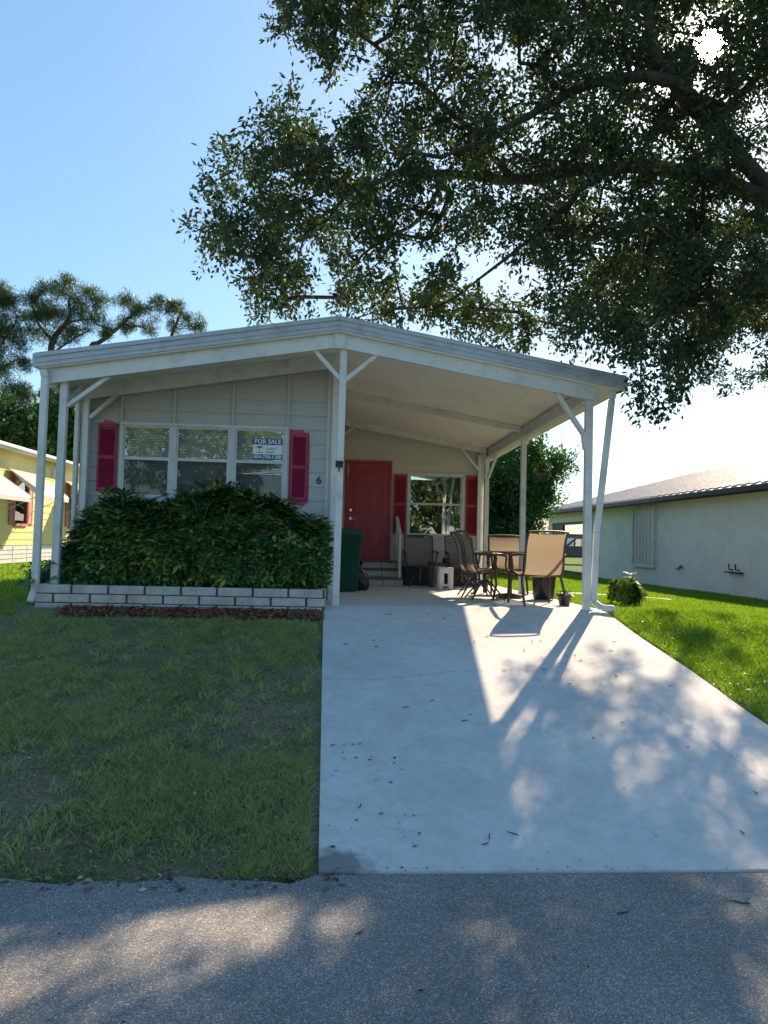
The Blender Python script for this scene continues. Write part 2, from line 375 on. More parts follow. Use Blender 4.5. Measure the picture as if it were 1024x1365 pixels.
# ------------------------------------------------------------------ trees
def skeleton(limbs, targets, jit=.12, seg=.6):
    "limbs: list of (polyline, r0, r1); targets joined greedily to the nearest branch. returns a tube mesh + node list"
    mb = MB(); nodes = []; par = []
    for pl, ra, rb in limbs:
        pl = [Vector(p) for p in pl]; n = len(pl)
        rs = [ra+(rb-ra)*i/(n-1) for i in range(n)]
        # smooth subdivision
        q = []; qr = []
        for i in range(n-1):
            for k in range(4):
                t = k/4; p0 = pl[max(i-1, 0)]; p1 = pl[i]; p2 = pl[i+1]; p3 = pl[min(i+2, n-1)]
                q.append(.5*((2*p1)+(p2-p0)*t+(2*p0-5*p1+4*p2-p3)*t*t+(3*p1-p0-3*p2+p3)*t**3)+Vector((random.uniform(-1, 1), random.uniform(-1, 1), random.uniform(-1, 1)))*.03*(i+k > 0)); qr.append(rs[i]+(rs[i+1]-rs[i])*t)
        q.append(pl[-1]); qr.append(rs[-1])
        mb.tube(q, qr, 9, False)
        base = len(nodes)
        for i, p in enumerate(q): nodes.append(p); par.append(-1)
    nl = len(nodes)
    arr = np.array([tuple(p) for p in nodes])
    T = np.array([tuple(t) for t in targets]); left = list(range(len(T)))
    # order by distance to limbs
    d0 = np.array([np.min(np.linalg.norm(arr-t, axis=1)) for t in T]); order = np.argsort(d0)
    for ti in order:
        t = T[ti]; A = np.array(arr) if isinstance(arr, list) else arr
        d = np.linalg.norm(A-t, axis=1); j = int(np.argmin(d))
        p = nodes[j]; k = max(1, int(d[j]/seg)); last = j; tv = Vector(t)
        for i in range(1, k+1):
            q = p.lerp(tv, i/k)
            if i < k: q = q+Vector((random.uniform(-1, 1), random.uniform(-1, 1), random.uniform(-.6, 1.2)))*jit
            nodes.append(q); par.append(last); last = len(nodes)-1
            arr = np.vstack([arr, [tuple(q)]])
    cnt = [0]*len(nodes)
    for i in range(len(nodes)-1, nl-1, -1):
        cnt[i] += 1
        if par[i] >= 0: cnt[par[i]] += cnt[i]
    for i in range(nl, len(nodes)):
        ra = .007*max(1, cnt[i])**.5
        pr = .007*max(1, cnt[par[i]])**.5 if par[i] >= nl else ra*1.2
        mb.tube([nodes[par[i]], nodes[i]], [min(pr, ra*1.6), ra], 5, False)
    return mb, nodes
def clump_leaves(cs, rad, tips, per, tipr, lg, wd, up=.25, tone=None, keep=None, droop=0., flatz=1., spray=0.):
    "leaf base points, directions: cs cluster centres, each with tips twig ends carrying per leaves"
    cs = np.asarray(cs); n = len(cs)
    rad = np.broadcast_to(np.asarray(rad, float), (n,))
    o = RNG.normal(size=(n, tips, 3)); o /= np.linalg.norm(o, axis=2, keepdims=True)
    o *= (RNG.random((n, tips, 1))**.45)*rad[:, None, None]; o[:, :, 2] *= flatz
    if spray:
        ax = RNG.normal(size=(n, 1, 3)); ax[:, :, 2] = -abs(ax[:, :, 2])*.8-.2; ax /= np.linalg.norm(ax, axis=2, keepdims=True)
        t_ = RNG.random((n, tips, 1))*2-1; o = o*.62+ax*t_*spray
    tp = (cs[:, None]+o).reshape(-1, 3); tv = RNG.random(len(tp))
    od = o.reshape(-1, 3)/(np.linalg.norm(o.reshape(-1, 3), axis=1, keepdims=True)+1e-6)
    P = np.repeat(tp, per, axis=0)+RNG.normal(size=(len(tp)*per, 3))*tipr*.5
    D = rnd_dirs(len(P), up)+np.repeat(od, per, axis=0)*.6; D[:, 2] -= droop
    V = np.clip(np.repeat(tv, per)*.55+RNG.random(len(P))*.45, 0, 1)
    if keep is not None:
        k = keep(P); P, D, V = P[k], D[k], V[k]
    Nn = rnd_dirs(len(P), .8)
    L_ = lg*(.7+.6*RNG.random(len(P))); W_ = wd*(.7+.6*RNG.random(len(P)))
    return P, D, Nn, L_, W_, V

def tree(name, label, cat, base, limbs, targets, rad, tips, per, tipr, lg, wd, leafm, barkm, group=None, **kw):
    t = thing(name, label, cat, base, 0, group)
    mb, nodes = skeleton(limbs, targets, kw.pop('jit', .12), kw.pop('seg', .6))
    obj('trunk', mb, barkm, t)
    leaves('crown', *clump_leaves(targets, rad, tips, per, tipr, lg, wd, **kw), leafm, t, .15)
    return t

# ================================================================== SETTING
def terrain():
    xs = np.concatenate([np.linspace(-400, -30, 10), np.linspace(-26, -6, 9), np.linspace(-5, 12, 52), np.linspace(14, 30, 7), np.linspace(40, 400, 9)])
    ys = np.concatenate([[-400, -150, -60, -20, -8, -3, 0, 2.5, 3.62], np.linspace(3.7, 9.1, 28), np.linspace(9.5, 15.2, 14), np.linspace(17, 40, 12), [60, 100, 200, 400]])
    X, Y = np.meshgrid(xs, ys); Z = tz(X, Y)
    # small unevenness of the lawn, none under the slab edges
    w = np.where((X > -.4) & (X < 3.7), 0, 1)*sst(3.7, 4.2, Y)*(1-sst(7.5, 8.6, Y)); Z = Z+w*.03*(fbm(X*1.3, Y*1.3, 3)-.5)
    nx = len(xs); mb = MB()
    fs = [(j*nx+i, j*nx+i+1, (j+1)*nx+i+1, (j+1)*nx+i) for j in range(len(ys)-1) for i in range(nx-1)]
    mb.add(list(zip(X.ravel(), Y.ravel(), Z.ravel())), fs, True)
    tag(obj('ground', mb, M['ground']), kind='structure')
terrain()
# road: asphalt sheet with a crumbly edge
mb = MB(); xs = np.arange(-40, 40.01, .12); vs = []; fs = []
for i, x in enumerate(xs):
    e = 3.64+.02*math.sin(x*7)+.018*math.sin(x*17+1)+random.uniform(-.012, .012)
    if -.05 < x < 3.4: e = 3.685
    vs += [(x, -2.9, -.838), (x, 0, -.838), (x, 3.3, -.838), (x, e, -.826)]
    if i:
        b = i*4
        for k in range(3): fs.append((b-4+k, b+k, b+k+1, b-4+k+1))
mb.add(vs, fs); tag(obj('road', mb, M['road']), kind='structure')
# driveway slab + carport slab
mb = MB()
def slab(mb, L, Rr, ys, top, th=.09):
    n = len(ys); vs = []
    for y, l, r in zip(ys, L, Rr): vs += [(l, y, top(y)), (r, y, top(y)), (l, y, top(y)-th), (r, y, top(y)-th)]
    fs = []
    for i in range(n-1):
        a = i*4; b = a+4
        fs += [(a, a+1, b+1, b), (a+1, a+3, b+3, b+1), (a+2, a, b, b+2)]
    fs += [(2, 3, 1, 0), (n*4-4, n*4-3, n*4-1, n*4-2)]
    mb.add(vs, fs)
ys = list(np.linspace(3.7, 9.1, 19)); dt = lambda y: float(np.interp(y, [3.7, 9.1], [-.815, 0.]))
slab(mb, [-.03-.07*(y-3.7)/5.4 for y in ys], [3.33+.012*math.sin(y*3) for y in ys], ys, dt)
tag(obj('driveway', mb, M['conc']), kind='structure')
mb = MB(); ys = [9.112, 10, 11, 12.18]; pt = lambda y: float(np.interp(y, [9.1, 15.2], [0., -.075]))
slab(mb, [-.10]*4, [3.33]*4, ys, pt); ys = [12.192, 13, 14, 15.2]; slab(mb, [-.10]*4, [3.33]*4, ys, pt)
tag(obj('patio', mb, M['conc']), kind='structure')
mb = MB(); pth = [(3.34, 12.5, 12.95), (4.4, 12.75, 13.2), (5.4, 13.05, 13.5), (6.3, 13.4, 13.8)]
vs = []
for x, a, b in pth:
    z = float(tz(np.array(x), np.array((a+b)/2)))+.035
    vs += [(x, a, z), (x, b, z), (x, a, z-.07), (x, b, z-.07)]
fs = []
for i in range(len(pth)-1):
    a = i*4; b = a+4; fs += [(a, b, b+1, a+1), (a, a+2, b+2, b), (a+1, b+1, b+3, a+3)]
mb.add(vs, fs); tag(obj('path', mb, M['conc']), kind='structure')

# grass
def blades(name, pts, h, w, V, m, lean=.5, parent=None):
    n = len(pts); a = RNG.random(n)*6.283; sx, sy = np.cos(a), np.sin(a)
    b = RNG.random(n)*6.283; ln = lean*h*(.3+RNG.random(n))
    v = np.empty((n, 4, 3))
    z = tz(pts[:, 0], pts[:, 1])-.004
    v[:, 0] = np.stack([pts[:, 0]-sx*w/2, pts[:, 1]-sy*w/2, z], 1); v[:, 1] = np.stack([pts[:, 0]+sx*w/2, pts[:, 1]+sy*w/2, z], 1)
    mid = np.stack([pts[:, 0]+np.cos(b)*ln*.4, pts[:, 1]+np.sin(b)*ln*.4, z+h*.6], 1)
    v[:, 2] = mid+np.stack([sx, sy, 0*sx], 1)*(w*.38)[:, None]; v[:, 3] = mid-np.stack([sx, sy, 0*sx], 1)*(w*.38)[:, None]
    t = np.empty((n, 3, 3)); t[:, 0] = v[:, 3]; t[:, 1] = v[:, 2]; t[:, 2] = np.stack([pts[:, 0]+np.cos(b)*ln, pts[:, 1]+np.sin(b)*ln, z+h], 1)
    vv = np.concatenate([v.reshape(-1, 3), t.reshape(-1, 3)])
    me = bpy.data.meshes.new(name)
    me.vertices.add(len(vv)); me.vertices.foreach_set('co', vv.astype(np.float32).ravel())
    me.loops.add(len(vv)); me.loops.foreach_set('vertex_index', np.arange(len(vv), dtype=np.int32))
    me.polygons.add(2*n); me.polygons.foreach_set('loop_start', np.concatenate([np.arange(0, 4*n, 4), np.arange(4*n, 7*n, 3)]).astype(np.int32))
    A = me.attributes.new('v', 'FLOAT', 'POINT'); A.data.foreach_set('value', np.concatenate([np.repeat(V, 4), np.repeat(V, 3)]).astype(np.float32))
    me.update(calc_edges=True)
    o = link(name, me, m, None); return tag(o, kind='stuff')
def scatter(x0, x1, y0, y1, n, far=1.):
    y = y0+(y1-y0)*RNG.random(n)**far; return np.stack([x0+(x1-x0)*RNG.random(n), y], 1)
# left lawn: patchy, thatchy
p = scatter(-5.4, -.06, 3.66, 8.5, 330000, 1.15)
g = fbm(p[:, 0]*1.1+5, p[:, 1]*1.1, 5); g2 = fbm(p[:, 0]*4, p[:, 1]*4, 9)
dens = np.clip((g-.44)*3.4+(g2-.5)*1.5+.34+.35*sst(5.0, 3.7, p[:, 1])+.25*sst(6.8, 8.2, p[:, 1])+.02, .28, 1)
far_edge = p[:, 0] < -.06-.07*(p[:, 1]-3.7)/5.4-.02
keep = (RNG.random(len(p)) < dens) & far_edge & ~((p[:, 1] > 8.27) & (p[:, 0] > -3.0)); p = p[keep]; dens = dens[keep]
h = (.014+.045*RNG.random(len(p)))*(.45+.8*dens); V = np.clip(.2+.65*RNG.random(len(p))+.25*(dens-.5), .2, 1)
dry = RNG.random(len(p)) < .68-.40*dens; V[dry] = RNG.random(dry.sum())*.14; h[dry] *= .6
tag(blades('grass', p, h, .0035+.0035*RNG.random(len(p)), V, M['grass'], 1.5), 'thin patchy shaded lawn grass left of the driveway', 'grass')
# coarser tufts standing out of the thin turf
tc_ = scatter(-5.2, -.12, 3.72, 8.3, 520); tp = np.repeat(tc_, 26, axis=0)+RNG.normal(size=(520*26, 2))*.03
tp = tp[(tp[:, 0] < -.1-.07*(tp[:, 1]-3.7)/5.4) & (tp[:, 1] > 3.66)]
tag(blades('grass', tp, .03+.06*RNG.random(len(tp)), .005+.004*RNG.random(len(tp)), .35+.65*RNG.random(len(tp)), M['grass'], 1.3), 'coarser green tufts scattered through the thin left lawn', 'grass')
# left side lawn beyond the planter, towards the yellow house
p = scatter(-14, -3.45, 8.4, 30, 70000, 1.6); wd = .006+.0012*(p[:, 1]-8)
tag(blades('grass', p, .04+.05*RNG.random(len(p)), wd, .15+.8*RNG.random(len(p)), M['grassr'], .7), 'sunny green grass between the yellow house and the left posts', 'grass')
# right lawn
p = np.concatenate([scatter(3.315, 7.5, 3.68, 11.5, 190000), scatter(3.36, 9.75, 8.5, 20, 120000, 1.1), scatter(2.0, 9.75, 15.5, 36, 50000, 1.2)])
ok = ~((p[:, 1] > np.interp(p[:, 0], [3.3, 4.4, 5.4, 6.3], [12.5, 12.75, 13.05, 13.4])) & (p[:, 1] < np.interp(p[:, 0], [3.3, 4.4, 5.4, 6.3], [12.95, 13.2, 13.5, 13.8])) & (p[:, 0] < 6.3))
ok &= ~((p[:, 0] < 3.36) & (p[:, 1] < 22.4)) & (np.hypot(p[:, 0]-3.95, p[:, 1]-9.9) > .16)
g = fbm(p[:, 0]*1.4, p[:, 1]*1.4, 21); ok &= RNG.random(len(p)) < np.clip(.62+(g-.42)*2.2+.3*sst(8, 12, p[:, 1]), .22, 1)
p = p[ok]; wd = (.005+.0008*np.clip(p[:, 1]-6, 0, 30))*(.7+.6*RNG.random(len(p)))
V = .15+.6*RNG.random(len(p))+.25*fbm(p[:, 0]*3, p[:, 1]*3, 33); V[RNG.random(len(p)) < .06] = .05
tag(blades('grass', p, (.025+.05*RNG.random(len(p)))*(.75+.5*fbm(p[:, 0]*2, p[:, 1]*2, 8)), wd, np.clip(V, 0, 1), M['grassr'], .75), 'lush bright green grass right of the driveway', 'grass')
# edge tufts that creep over the slab edge
# litter: fallen leaves and twigs on lawn, slab and road
def litter(n, x0, x1, y0, y1, zf, lg, ar, name, label, acc=None):
    p = scatter(x0, x1, y0, y1, n)
    if acc is not None: p = p[acc(p)]
    n = len(p); z = zf(p)
    P = np.stack([p[:, 0], p[:, 1], z], 1); a = RNG.random(n)*6.283
    D = np.stack([np.cos(a), np.sin(a), .12*RNG.random(n)], 1); Nn = rnd_dirs(n, 3.)
    L_ = lg*(.5+RNG.random(n)); 
    return P, D, Nn, L_, L_*ar*(.6+.8*RNG.random(n)), RNG.random(n)
lz = lambda p: tz(p[:, 0], p[:, 1])+.012+.02*RNG.random(len(p))
A1 = litter(9000, -5, -.1, 3.66, 8.6, lz, .028, .45, '', '')
A2 = litter(1500, 3.36, 6.5, 3.7, 10, lz, .03, .45, '', '')
A3 = litter(260, -3.5, .1, 3.55, 3.72, lambda p: np.full(len(p), -.825), .035, .5, '', '')
A = [np.concatenate(t) for t in zip(A1, A2, A3)]
o = leaves('leaf_litter', *A, M['litter'], None, .2); tag(o, 'dry brown fallen leaves strewn over the lawns', 'leaves', kind='stuff')
def dz(p): return np.where(p[:, 1] < 3.7, -.836, np.interp(p[:, 1], [3.7, 9.1], [-.811, .004]))
B1 = litter(70, -.02, 3.3, 3.72, 9, dz, .016, .35, '', '')
B2 = litter(38, .0, .5, 3.9, 5.2, dz, .028, .4, '', '')
B3 = litter(90, -2, 3.2, 1.6, 3.6, dz, .02, .4, '', '')
B4 = litter(260, -.05, 3.3, 3.62, 3.72, dz, .02, .4, '', '')
A = [np.concatenate(t) for t in zip(B1, B2, B3, B4)]; A[5] *= .6
o = leaves('fallen_leaves', *A, M['litter'], None, .2); tag(o, 'small brown leaf scraps scattered on the concrete driveway and road', 'leaves', kind='stuff')
mb = MB()
tw = [(x, y, random.uniform(.03, .07)) for x, y in zip(RNG.uniform(0, 3.2, 38), RNG.uniform(3.8, 8.8, 38))]+[(x, y, random.uniform(.03, .1)) for x, y in zip(RNG.uniform(-1.6, 2.2, 10), RNG.uniform(2.0, 3.5, 10))]+[(x, y, random.uniform(.06, .13)) for x, y in zip(RNG.uniform(-3, -.2, 12), RNG.uniform(3.8, 5.5, 12))]
for x, y, l in tw:
    a = random.uniform(0, 3.14); q = []
    for k in range(4):
        t = (k/3-.5)*l; a += random.uniform(-.35, .35); xx = x+math.cos(a)*t; yy = y+math.sin(a)*t
        zz = float(dz(np.array([[xx, yy]]))[0]) if x > -.05 or y < 3.6 else float(tz(np.array(xx), np.array(yy)))+.04
        q.append((xx, yy, zz+.005))
    mb.tube(q, [.003, .0035, .003, .0015], 5)
tag(obj('twig_litter', mb, M['bark']), 'thin dark oak twigs fallen on the driveway, lawn and road', 'twigs', kind='stuff')
# mulch strip in front of the planter
p = scatter(-3.05, -.1, 8.2, 8.82, 6500); w = .5+.5*np.sin(p[:, 0]*3.1)
p = p[(p[:, 1] > 8.2+.3*fbm(p[:, 0]*3, p[:, 0]*0, 2))]; n = len(p)
P = np.stack([p[:, 0], p[:, 1], tz(p[:, 0], p[:, 1])+.006+.03*RNG.random(n)], 1); a = RNG.random(n)*6.28
o = leaves('mulch', P, np.stack([np.cos(a), np.sin(a), .3*RNG.random(n)], 1), rnd_dirs(n, 2.), .05, .022, RNG.random(n), M['mulch'], None, .1)
tag(o, 'dark red mulch strip along the foot of the block planter', 'mulch', kind='stuff')
p = scatter(-3.1, -.08, 8.2, 8.6, 1500)
# a few weeds through the mulch
p = scatter(-3.4, -.08, 8.25, 8.8, 1100); tag(blades('grass', p, .03+.06*RNG.random(len(p)), .005+0*p[:, 0], .3+.6*RNG.random(len(p)), M['grass'], .8), 'sparse weeds poking through the red mulch', 'grass')

# ================================================================== HOUSE
HX0, HX1, HY = -3.35, -.07, 10.1; BY = 15.2
RX = 3.49; RY0, RY1 = 8.95, 22.6
def rtop(x, y=9): return 3.44-.168*abs(x)-.006*(y-8.95)
def rund(x, y=9): return rtop(x, y)-.15-.004*(y-8.95)
house = thing('mobile_home', 'grey sided mobile home with red door, shutters and wide gabled carport roof', 'house', (0, 10.1, 0))
def clip_top(poly, fn, eps=1e-6):
    out = []
    for i in range(len(poly)):
        a, b = poly[i], poly[(i+1) % len(poly)]
        da, db = fn(a[0])-a[1], fn(b[0])-b[1]
        if da >= 0: out.append(a)
        if (da > 0) != (db > 0) and abs(da-db) > eps:
            t = da/(da-db); out.append((a[0]+(b[0]-a[0])*t, a[1]+(b[1]-a[1])*t))
    return out
def siding(mb, P0, U, width, z0, z1, lap, zref, top=None, holes=(), brk=(), thk=.014):
    P0, U = Vector(P0), Vector(U).normalized(); Nn = U.cross(Vector((0, 0, 1)))   # outward
    rows = []; z = zref
    while z > z0: z -= lap
    while z < z1: rows.append((z, z+lap)); z += lap
    cuts = sorted({r[0] for r in rows} | {z0, z1} | {h[2] for h in holes} | {h[3] for h in holes})
    cuts = [c for c in cuts if z0 <= c <= z1]
    for a, b in zip(cuts[:-1], cuts[1:]):
        if b-a < 1e-4: continue
        zb = max(r[0] for r in rows if r[0] <= a+1e-6)
        off = lambda z: thk*(1-(z-zb)/lap)+.002
        ss = [(0, width)]
        for h in holes:
            if h[2] < b-1e-5 and h[3] > a+1e-5:
                ss = [q for s in ss for q in ((s[0], min(s[1], h[0])), (max(s[0], h[1]), s[1])) if q[1]-q[0] > 1e-3]
        for br in brk: ss = [q for s in ss for q in (((s[0], br), (br, s[1])) if s[0] < br < s[1] else (s,))]
        for s0, s1 in ss:
            pl = [(s0, a), (s1, a), (s1, b), (s0, b)]
            if top: pl = clip_top(pl, lambda s: top(s))
            if len(pl) > 2:
                mb.poly([P0+U*s+Nn*off(z)+Vector((0, 0, z)) for s, z in pl])
                if abs(a-zb) < 1e-6:
                    lo = [q for q in pl if abs(q[1]-a) < 1e-6]
                    if len(lo) == 2:
                        x0, x1 = min(lo[0][0], lo[1][0]), max(lo[0][0], lo[1][0])
                        mb.poly([P0+U*x0+Vector((0, 0, a)), P0+U*x1+Vector((0, 0, a)), P0+U*x1+Nn*off(a)+Vector((0, 0, a)), P0+U*x0+Nn*off(a)+Vector((0, 0, a))])
# window openings of the front (X0,X1 in world) and back wall
W3 = [(-2.80, -2.19), (-2.11, -1.42), (-1.34, -.69)]; WZ = (1.30, 2.235); WM = 1.80
fr = MB()
siding(fr, (HX0, HY, 0), (1, 0, 0), HX1-HX0, -.12, 3.3, .19, 2.25, lambda s: rund(HX0+s, HY), [(a-HX0, b-HX0, WZ[0], WZ[1]) for a, b in W3])
obj('front_wall', fr, M['siding'], house)
sd = MB()
siding(sd, (HX1, HY, 0), (0, 1, 0), BY-HY, -.12, 3.27, .19, 2.25)
sd.box(HX1-.02, HX1+.022, HY-.022, HY+.07, -.12, 3.26)
obj('side_wall', sd, M['siding2'], house)
W2 = (1.52, 2.60, .93, 2.14); DR = (.21, 1.15, .40, 2.40)
bk = MB()
siding(bk, (HX1, BY, 0), (1, 0, 0), 3.03-HX1, -.16, 3.27, .19, 2.25, lambda s: rund(HX1+s, BY)-.0, [(W2[0]-HX1, W2[1]-HX1, W2[2], W2[3]), (DR[0]-HX1, DR[1]-HX1, DR[2], DR[3])])
obj('porch_wall', bk, M['siding2'], house)
ow = MB(); ow.box(HX0-.0, HX0+.08, HY+.002, 22, -.2, 2.68); ow.box(HX0, 3.03, 21.9, 22, -.2, 2.6); ow.box(2.95, 3.03, BY+.002, 21.9, -.2, 2.62)
obj('outer_wall', ow, M['siding2'], house)
fl = MB(); fl.box(HX0+.1, 2.94, BY+.05, 21.8, .38, .41); fl.box(HX0+.1, HX1-.02, HY+.06, BY+.04, .38, .41); obj('floor', fl, M['dark'], house)
# battens
bt = MB()
for x, zb in ((-2.835, -.1), (-2.15, 2.26), (-1.38, 2.26), (-.645, -.1)):
    bt.box(x-.022, x+.022, HY-.034, HY-.014, zb, rund(x, HY)-.004, None, .004)
obj('batten', bt, M['siding'], house)
# corner trims
obj('corner_trim', MB().box(HX1-.055, HX1-.0205, HY-.026, HY-.002, -.12, rund(HX1, HY)-.003), M['trim'], house)
obj('corner_trim', MB().box(HX0-.004, HX0+.06, HY-.028, HY-.002, -.12, rund(HX0+.06, HY)-.05), M['trim'], house)
obj('corner_trim', MB().box(2.96, 3.045, BY-.03, BY-.001, -.16, rund(3.04, BY)-.01), M['trim'], house)
# roof
rf = MB()
for sx in (-1, 1):
    pl = [(0, RY0), (sx*RX, RY0), (sx*RX, RY1), (0, RY1)]
    T = [(x, y, rtop(x, y)) for x, y in pl]; B = [(x, y, rund(x, y)) for x, y in pl]
    if sx < 0: T, B = T[::-1], B[::-1]
    rf.add(T+B, [(0, 1, 2, 3), (7, 6, 5, 4)]+[(i, i+4, (i+1) % 4+4, (i+1) % 4) for i in range(4)])
    k = 0
roof = obj('roof', rf, M['soffit'], house)
# ceiling pan seams, fascia, drip edge as roof sub-parts
sm = MB()
for sx in (-1, 1):
    for i in range(1, 11):
        x = sx*(i*.305+.15)
        sm.bar((x, RY0+.08, rund(x, RY0+.08)+.0005), (x, 22, rund(x, 22)+.0005), .012, .004)
obj('ceiling_seam', sm, M['soffit'], roof)
fa = MB()
for sx in (-1, 1):
    def strip(x0, x1, y0, y1, lo, hi):
        a = [(x0, y0, rtop(x0)+lo), (x1, y0, rtop(x1)+lo), (x1, y1, rtop(x1)+lo), (x0, y1, rtop(x0)+lo)]; b = [(x, y, z+hi-lo) for x, y, z in a]
        if x1 < x0: a, b = a[::-1], b[::-1]
        fa.add(a+b, [(3, 2, 1, 0), (4, 5, 6, 7), (0, 1, 5, 4), (1, 2, 6, 5), (2, 3, 7, 6), (3, 0, 4, 7)])
    strip(sx*.002, sx*(RX+.03), RY0-.025, RY0-.002, -.135, .022)
    strip(sx*.004, sx*(RX+.034), RY0-.045, RY0-.025, -.02, .03)
    strip(sx*.004, sx*(RX+.02), RY0-.036, RY0-.025, -.085, -.074)
    for y0 in [RY0+i*2.5 for i in range(6)]:
        y1 = min(y0+2.495, RY1); xx = sx*(RX+.005)
        fa.bar((xx+sx*.035, y0, rtop(RX, y0)-.05), (xx+sx*.035, y1, rtop(RX, y1)-.05), .07, .15)
    fa.bar((0, RY0-.03, 3.452), (0, RY1, 3.37), .16, .02)
obj('fascia', fa, M['fascia'], roof)
def beam(y, xs, hgt, wid, drop=0, name='beam'):
    for x0, x1 in xs:
        b = MB(); z0, z1 = rund(x0, y)-.002-drop, rund(x1, y)-.002-drop
        a = [(x0, y, z0-hgt), (x1, y, z1-hgt), (x1, y+wid, z1-hgt), (x0, y+wid, z0-hgt)]; c = [(x0, y, z0), (x1, y, z1), (x1, y+wid, z1), (x0, y+wid, z0)]
        b.add(a+c, [(3, 2, 1, 0), (4, 5, 6, 7), (0, 1, 5, 4), (1, 2, 6, 5), (2, 3, 7, 6), (3, 0, 4, 7)])
        # rolled lip at the lower edge
        b.add([(x0, y-.008, z0-hgt+.022), (x1, y-.008, z1-hgt+.022), (x1, y-.008, z1-hgt-.003), (x0, y-.008, z0-hgt-.003), (x0, y, z0-hgt+.022), (x1, y, z1-hgt+.022), (x1, y, z1-hgt-.003), (x0, y, z0-hgt-.003)], [(0, 3, 2, 1), (0, 1, 5, 4), (3, 7, 6, 2), (1, 2, 6, 5), (0, 4, 7, 3)])
        obj(name, b, M['trim'], house)
beam(9.02, [(-3.42, -.03), (.03, 3.22)], .17, .07)
beam(9.94, [(-3.40, -.03)], .19, .07)
beam(12.2, [(0, 3.05)], .10, .07)
beam(15.02, [(0, 3.05)], .11, .07)
for x, nm in ((3.12, 1), (-3.36, 0)):
    b = MB(); ya, yb = 9.1, (15.25 if nm else 22)
    b.bar((x, ya, rund(x, ya)-.10), (x, yb, rund(x, yb)-.10), .075, .18); b.bar((x-.03, ya, rund(x, ya)-.195), (x-.03, yb, rund(x, yb)-.195), .10, .02)
    obj('side_beam', b, M['trim'], house)
# ridge gusset plates with rivets
b = MB(); b.box(-.055, .085, 9.0, 9.018, 3.10, 3.285)
for x in (-.045, .075):
    for k in range(6): b.lathe([(.006, 0), (.006, .006)], (0, 0, 0), 6) if 0 else b.box(x-.004, x+.004, 8.992, 9.0, 3.12+k*.028, 3.128+k*.028)
obj('gusset', b, M['trim'], house)
# posts
def post(x, y, z0, w=.085, x0=None, d=.085, zt=None):
    b = MB(); zt = zt or rund(x, y)-.16; x0 = x if x0 is None else x0
    b.bar((x0, y, z0), (x, y, zt), w, d, (0, 1, 0), .006)
    b.box(x0-w/2-.02, x0+w/2+.02, y-d/2-.012, y+d/2+.012, z0, z0+.012)
    return obj('post', b, M['trim'], house)
pc = post(.065, 9.10, -.005, .085, .045); post(3.13, 9.10, -.005, .09, 3.13); pl_ = post(-3.24, 9.12, -.02, .085, -3.27)
post(-.02, 10.0, -.02, .08, -.02); p3 = post(-3.26, 10.0, -.02, .07); post(-3.37, 9.98, -.02, .05)
post(3.11, 12.22, -.04, .085); post(3.08, 15.05, -.08, .085); post(2.93, 15.08, -.08, .07)
b = MB(); b.box(.0, .09, 9.045, 9.057, 1.66, 1.74); b.lathe([(.0, 0), (.018, .0), (.022, .015), (.01, .03)], (.03, 9.04, 1.70), 8); b.tube([(.06, 9.05, 1.72), (.085, 9.02, 1.73), (.09, 9.0, 1.70), (.075, 8.99, 1.68)], .007, 6); b.tube([(.03, 9.04, 1.70), (.01, 9.02, 1.69)], .009, 6); b.tube([(.045, 9.04, 1.66), (.045, 9.01, 1.65), (.045, 9.0, 1.60)], .008, 6)
obj('spigot_bracket', b, M['black'], pc)
def brace(a, bb, w=.06, curve=0, d=.05):
    m = MB(); a, bb = Vector(a), Vector(bb)
    m.bar(a, bb, d, w, (0, 1, 0) if abs((bb-a).y) < .05 else (1, 0, 0), .004)
    dd = (bb-a).normalized()
    for e, s in ((a, 1), (bb, -1)):
        for k in range(2):
            q = e+dd*s*(.04+.03*k); m.box(q.x-.004, q.x+.004, q.y-d/2-.004, q.y-d/2, q.z-.004, q.z+.004)
    return obj('brace', m, M['trim'], house)
brace((.03, 9.1, 2.74), (-.30, 9.08, 3.09)); brace((.09, 9.1, 2.73), (.48, 9.08, 3.06))
brace((-3.20, 9.12, 2.30), (-2.72, 9.1, 2.67), .065); brace((-3.22, 10.0, 2.30), (-2.83, 9.99, 2.66), .065)
brace((-3.24, 9.15, 2.36), (-3.25, 9.6, 2.62))
brace((3.06, 9.1, 2.18), (2.71, 9.08, 2.66), .085); brace((3.09, 9.1, 1.98), (3.06, 9.1, 2.2), .07)
brace((3.04, 15.05, 2.12), (2.54, 15.05, 2.70), .05); brace((3.1, 14.98, 2.12), (3.11, 14.3, 2.50), .05); brace((.0, 15.05, 2.78), (.35, 15.05, 3.05), .05)
# downspouts
def spout(pts, w=.07):
    m = MB()
    P_ = [Vector(p) for p in pts]
    for a, c in zip(P_[:-1], P_[1:]): m.bar(a, c, w, w*.8, (0, 1, 0), .012)
    return obj('downspout', m, M['trim'], house)
spout([(-3.44, 8.97, 2.70), (-3.42, 8.98, 2.60), (-3.44, 8.99, .12), (-3.46, 8.93, -.02)], .085)
spout([(3.40, 8.99, 2.70), (3.385, 9.0, 2.60), (3.24, 9.07, .95), (3.215, 9.08, .10), (3.28, 8.98, .035), (3.42, 8.90, .03)], .075)
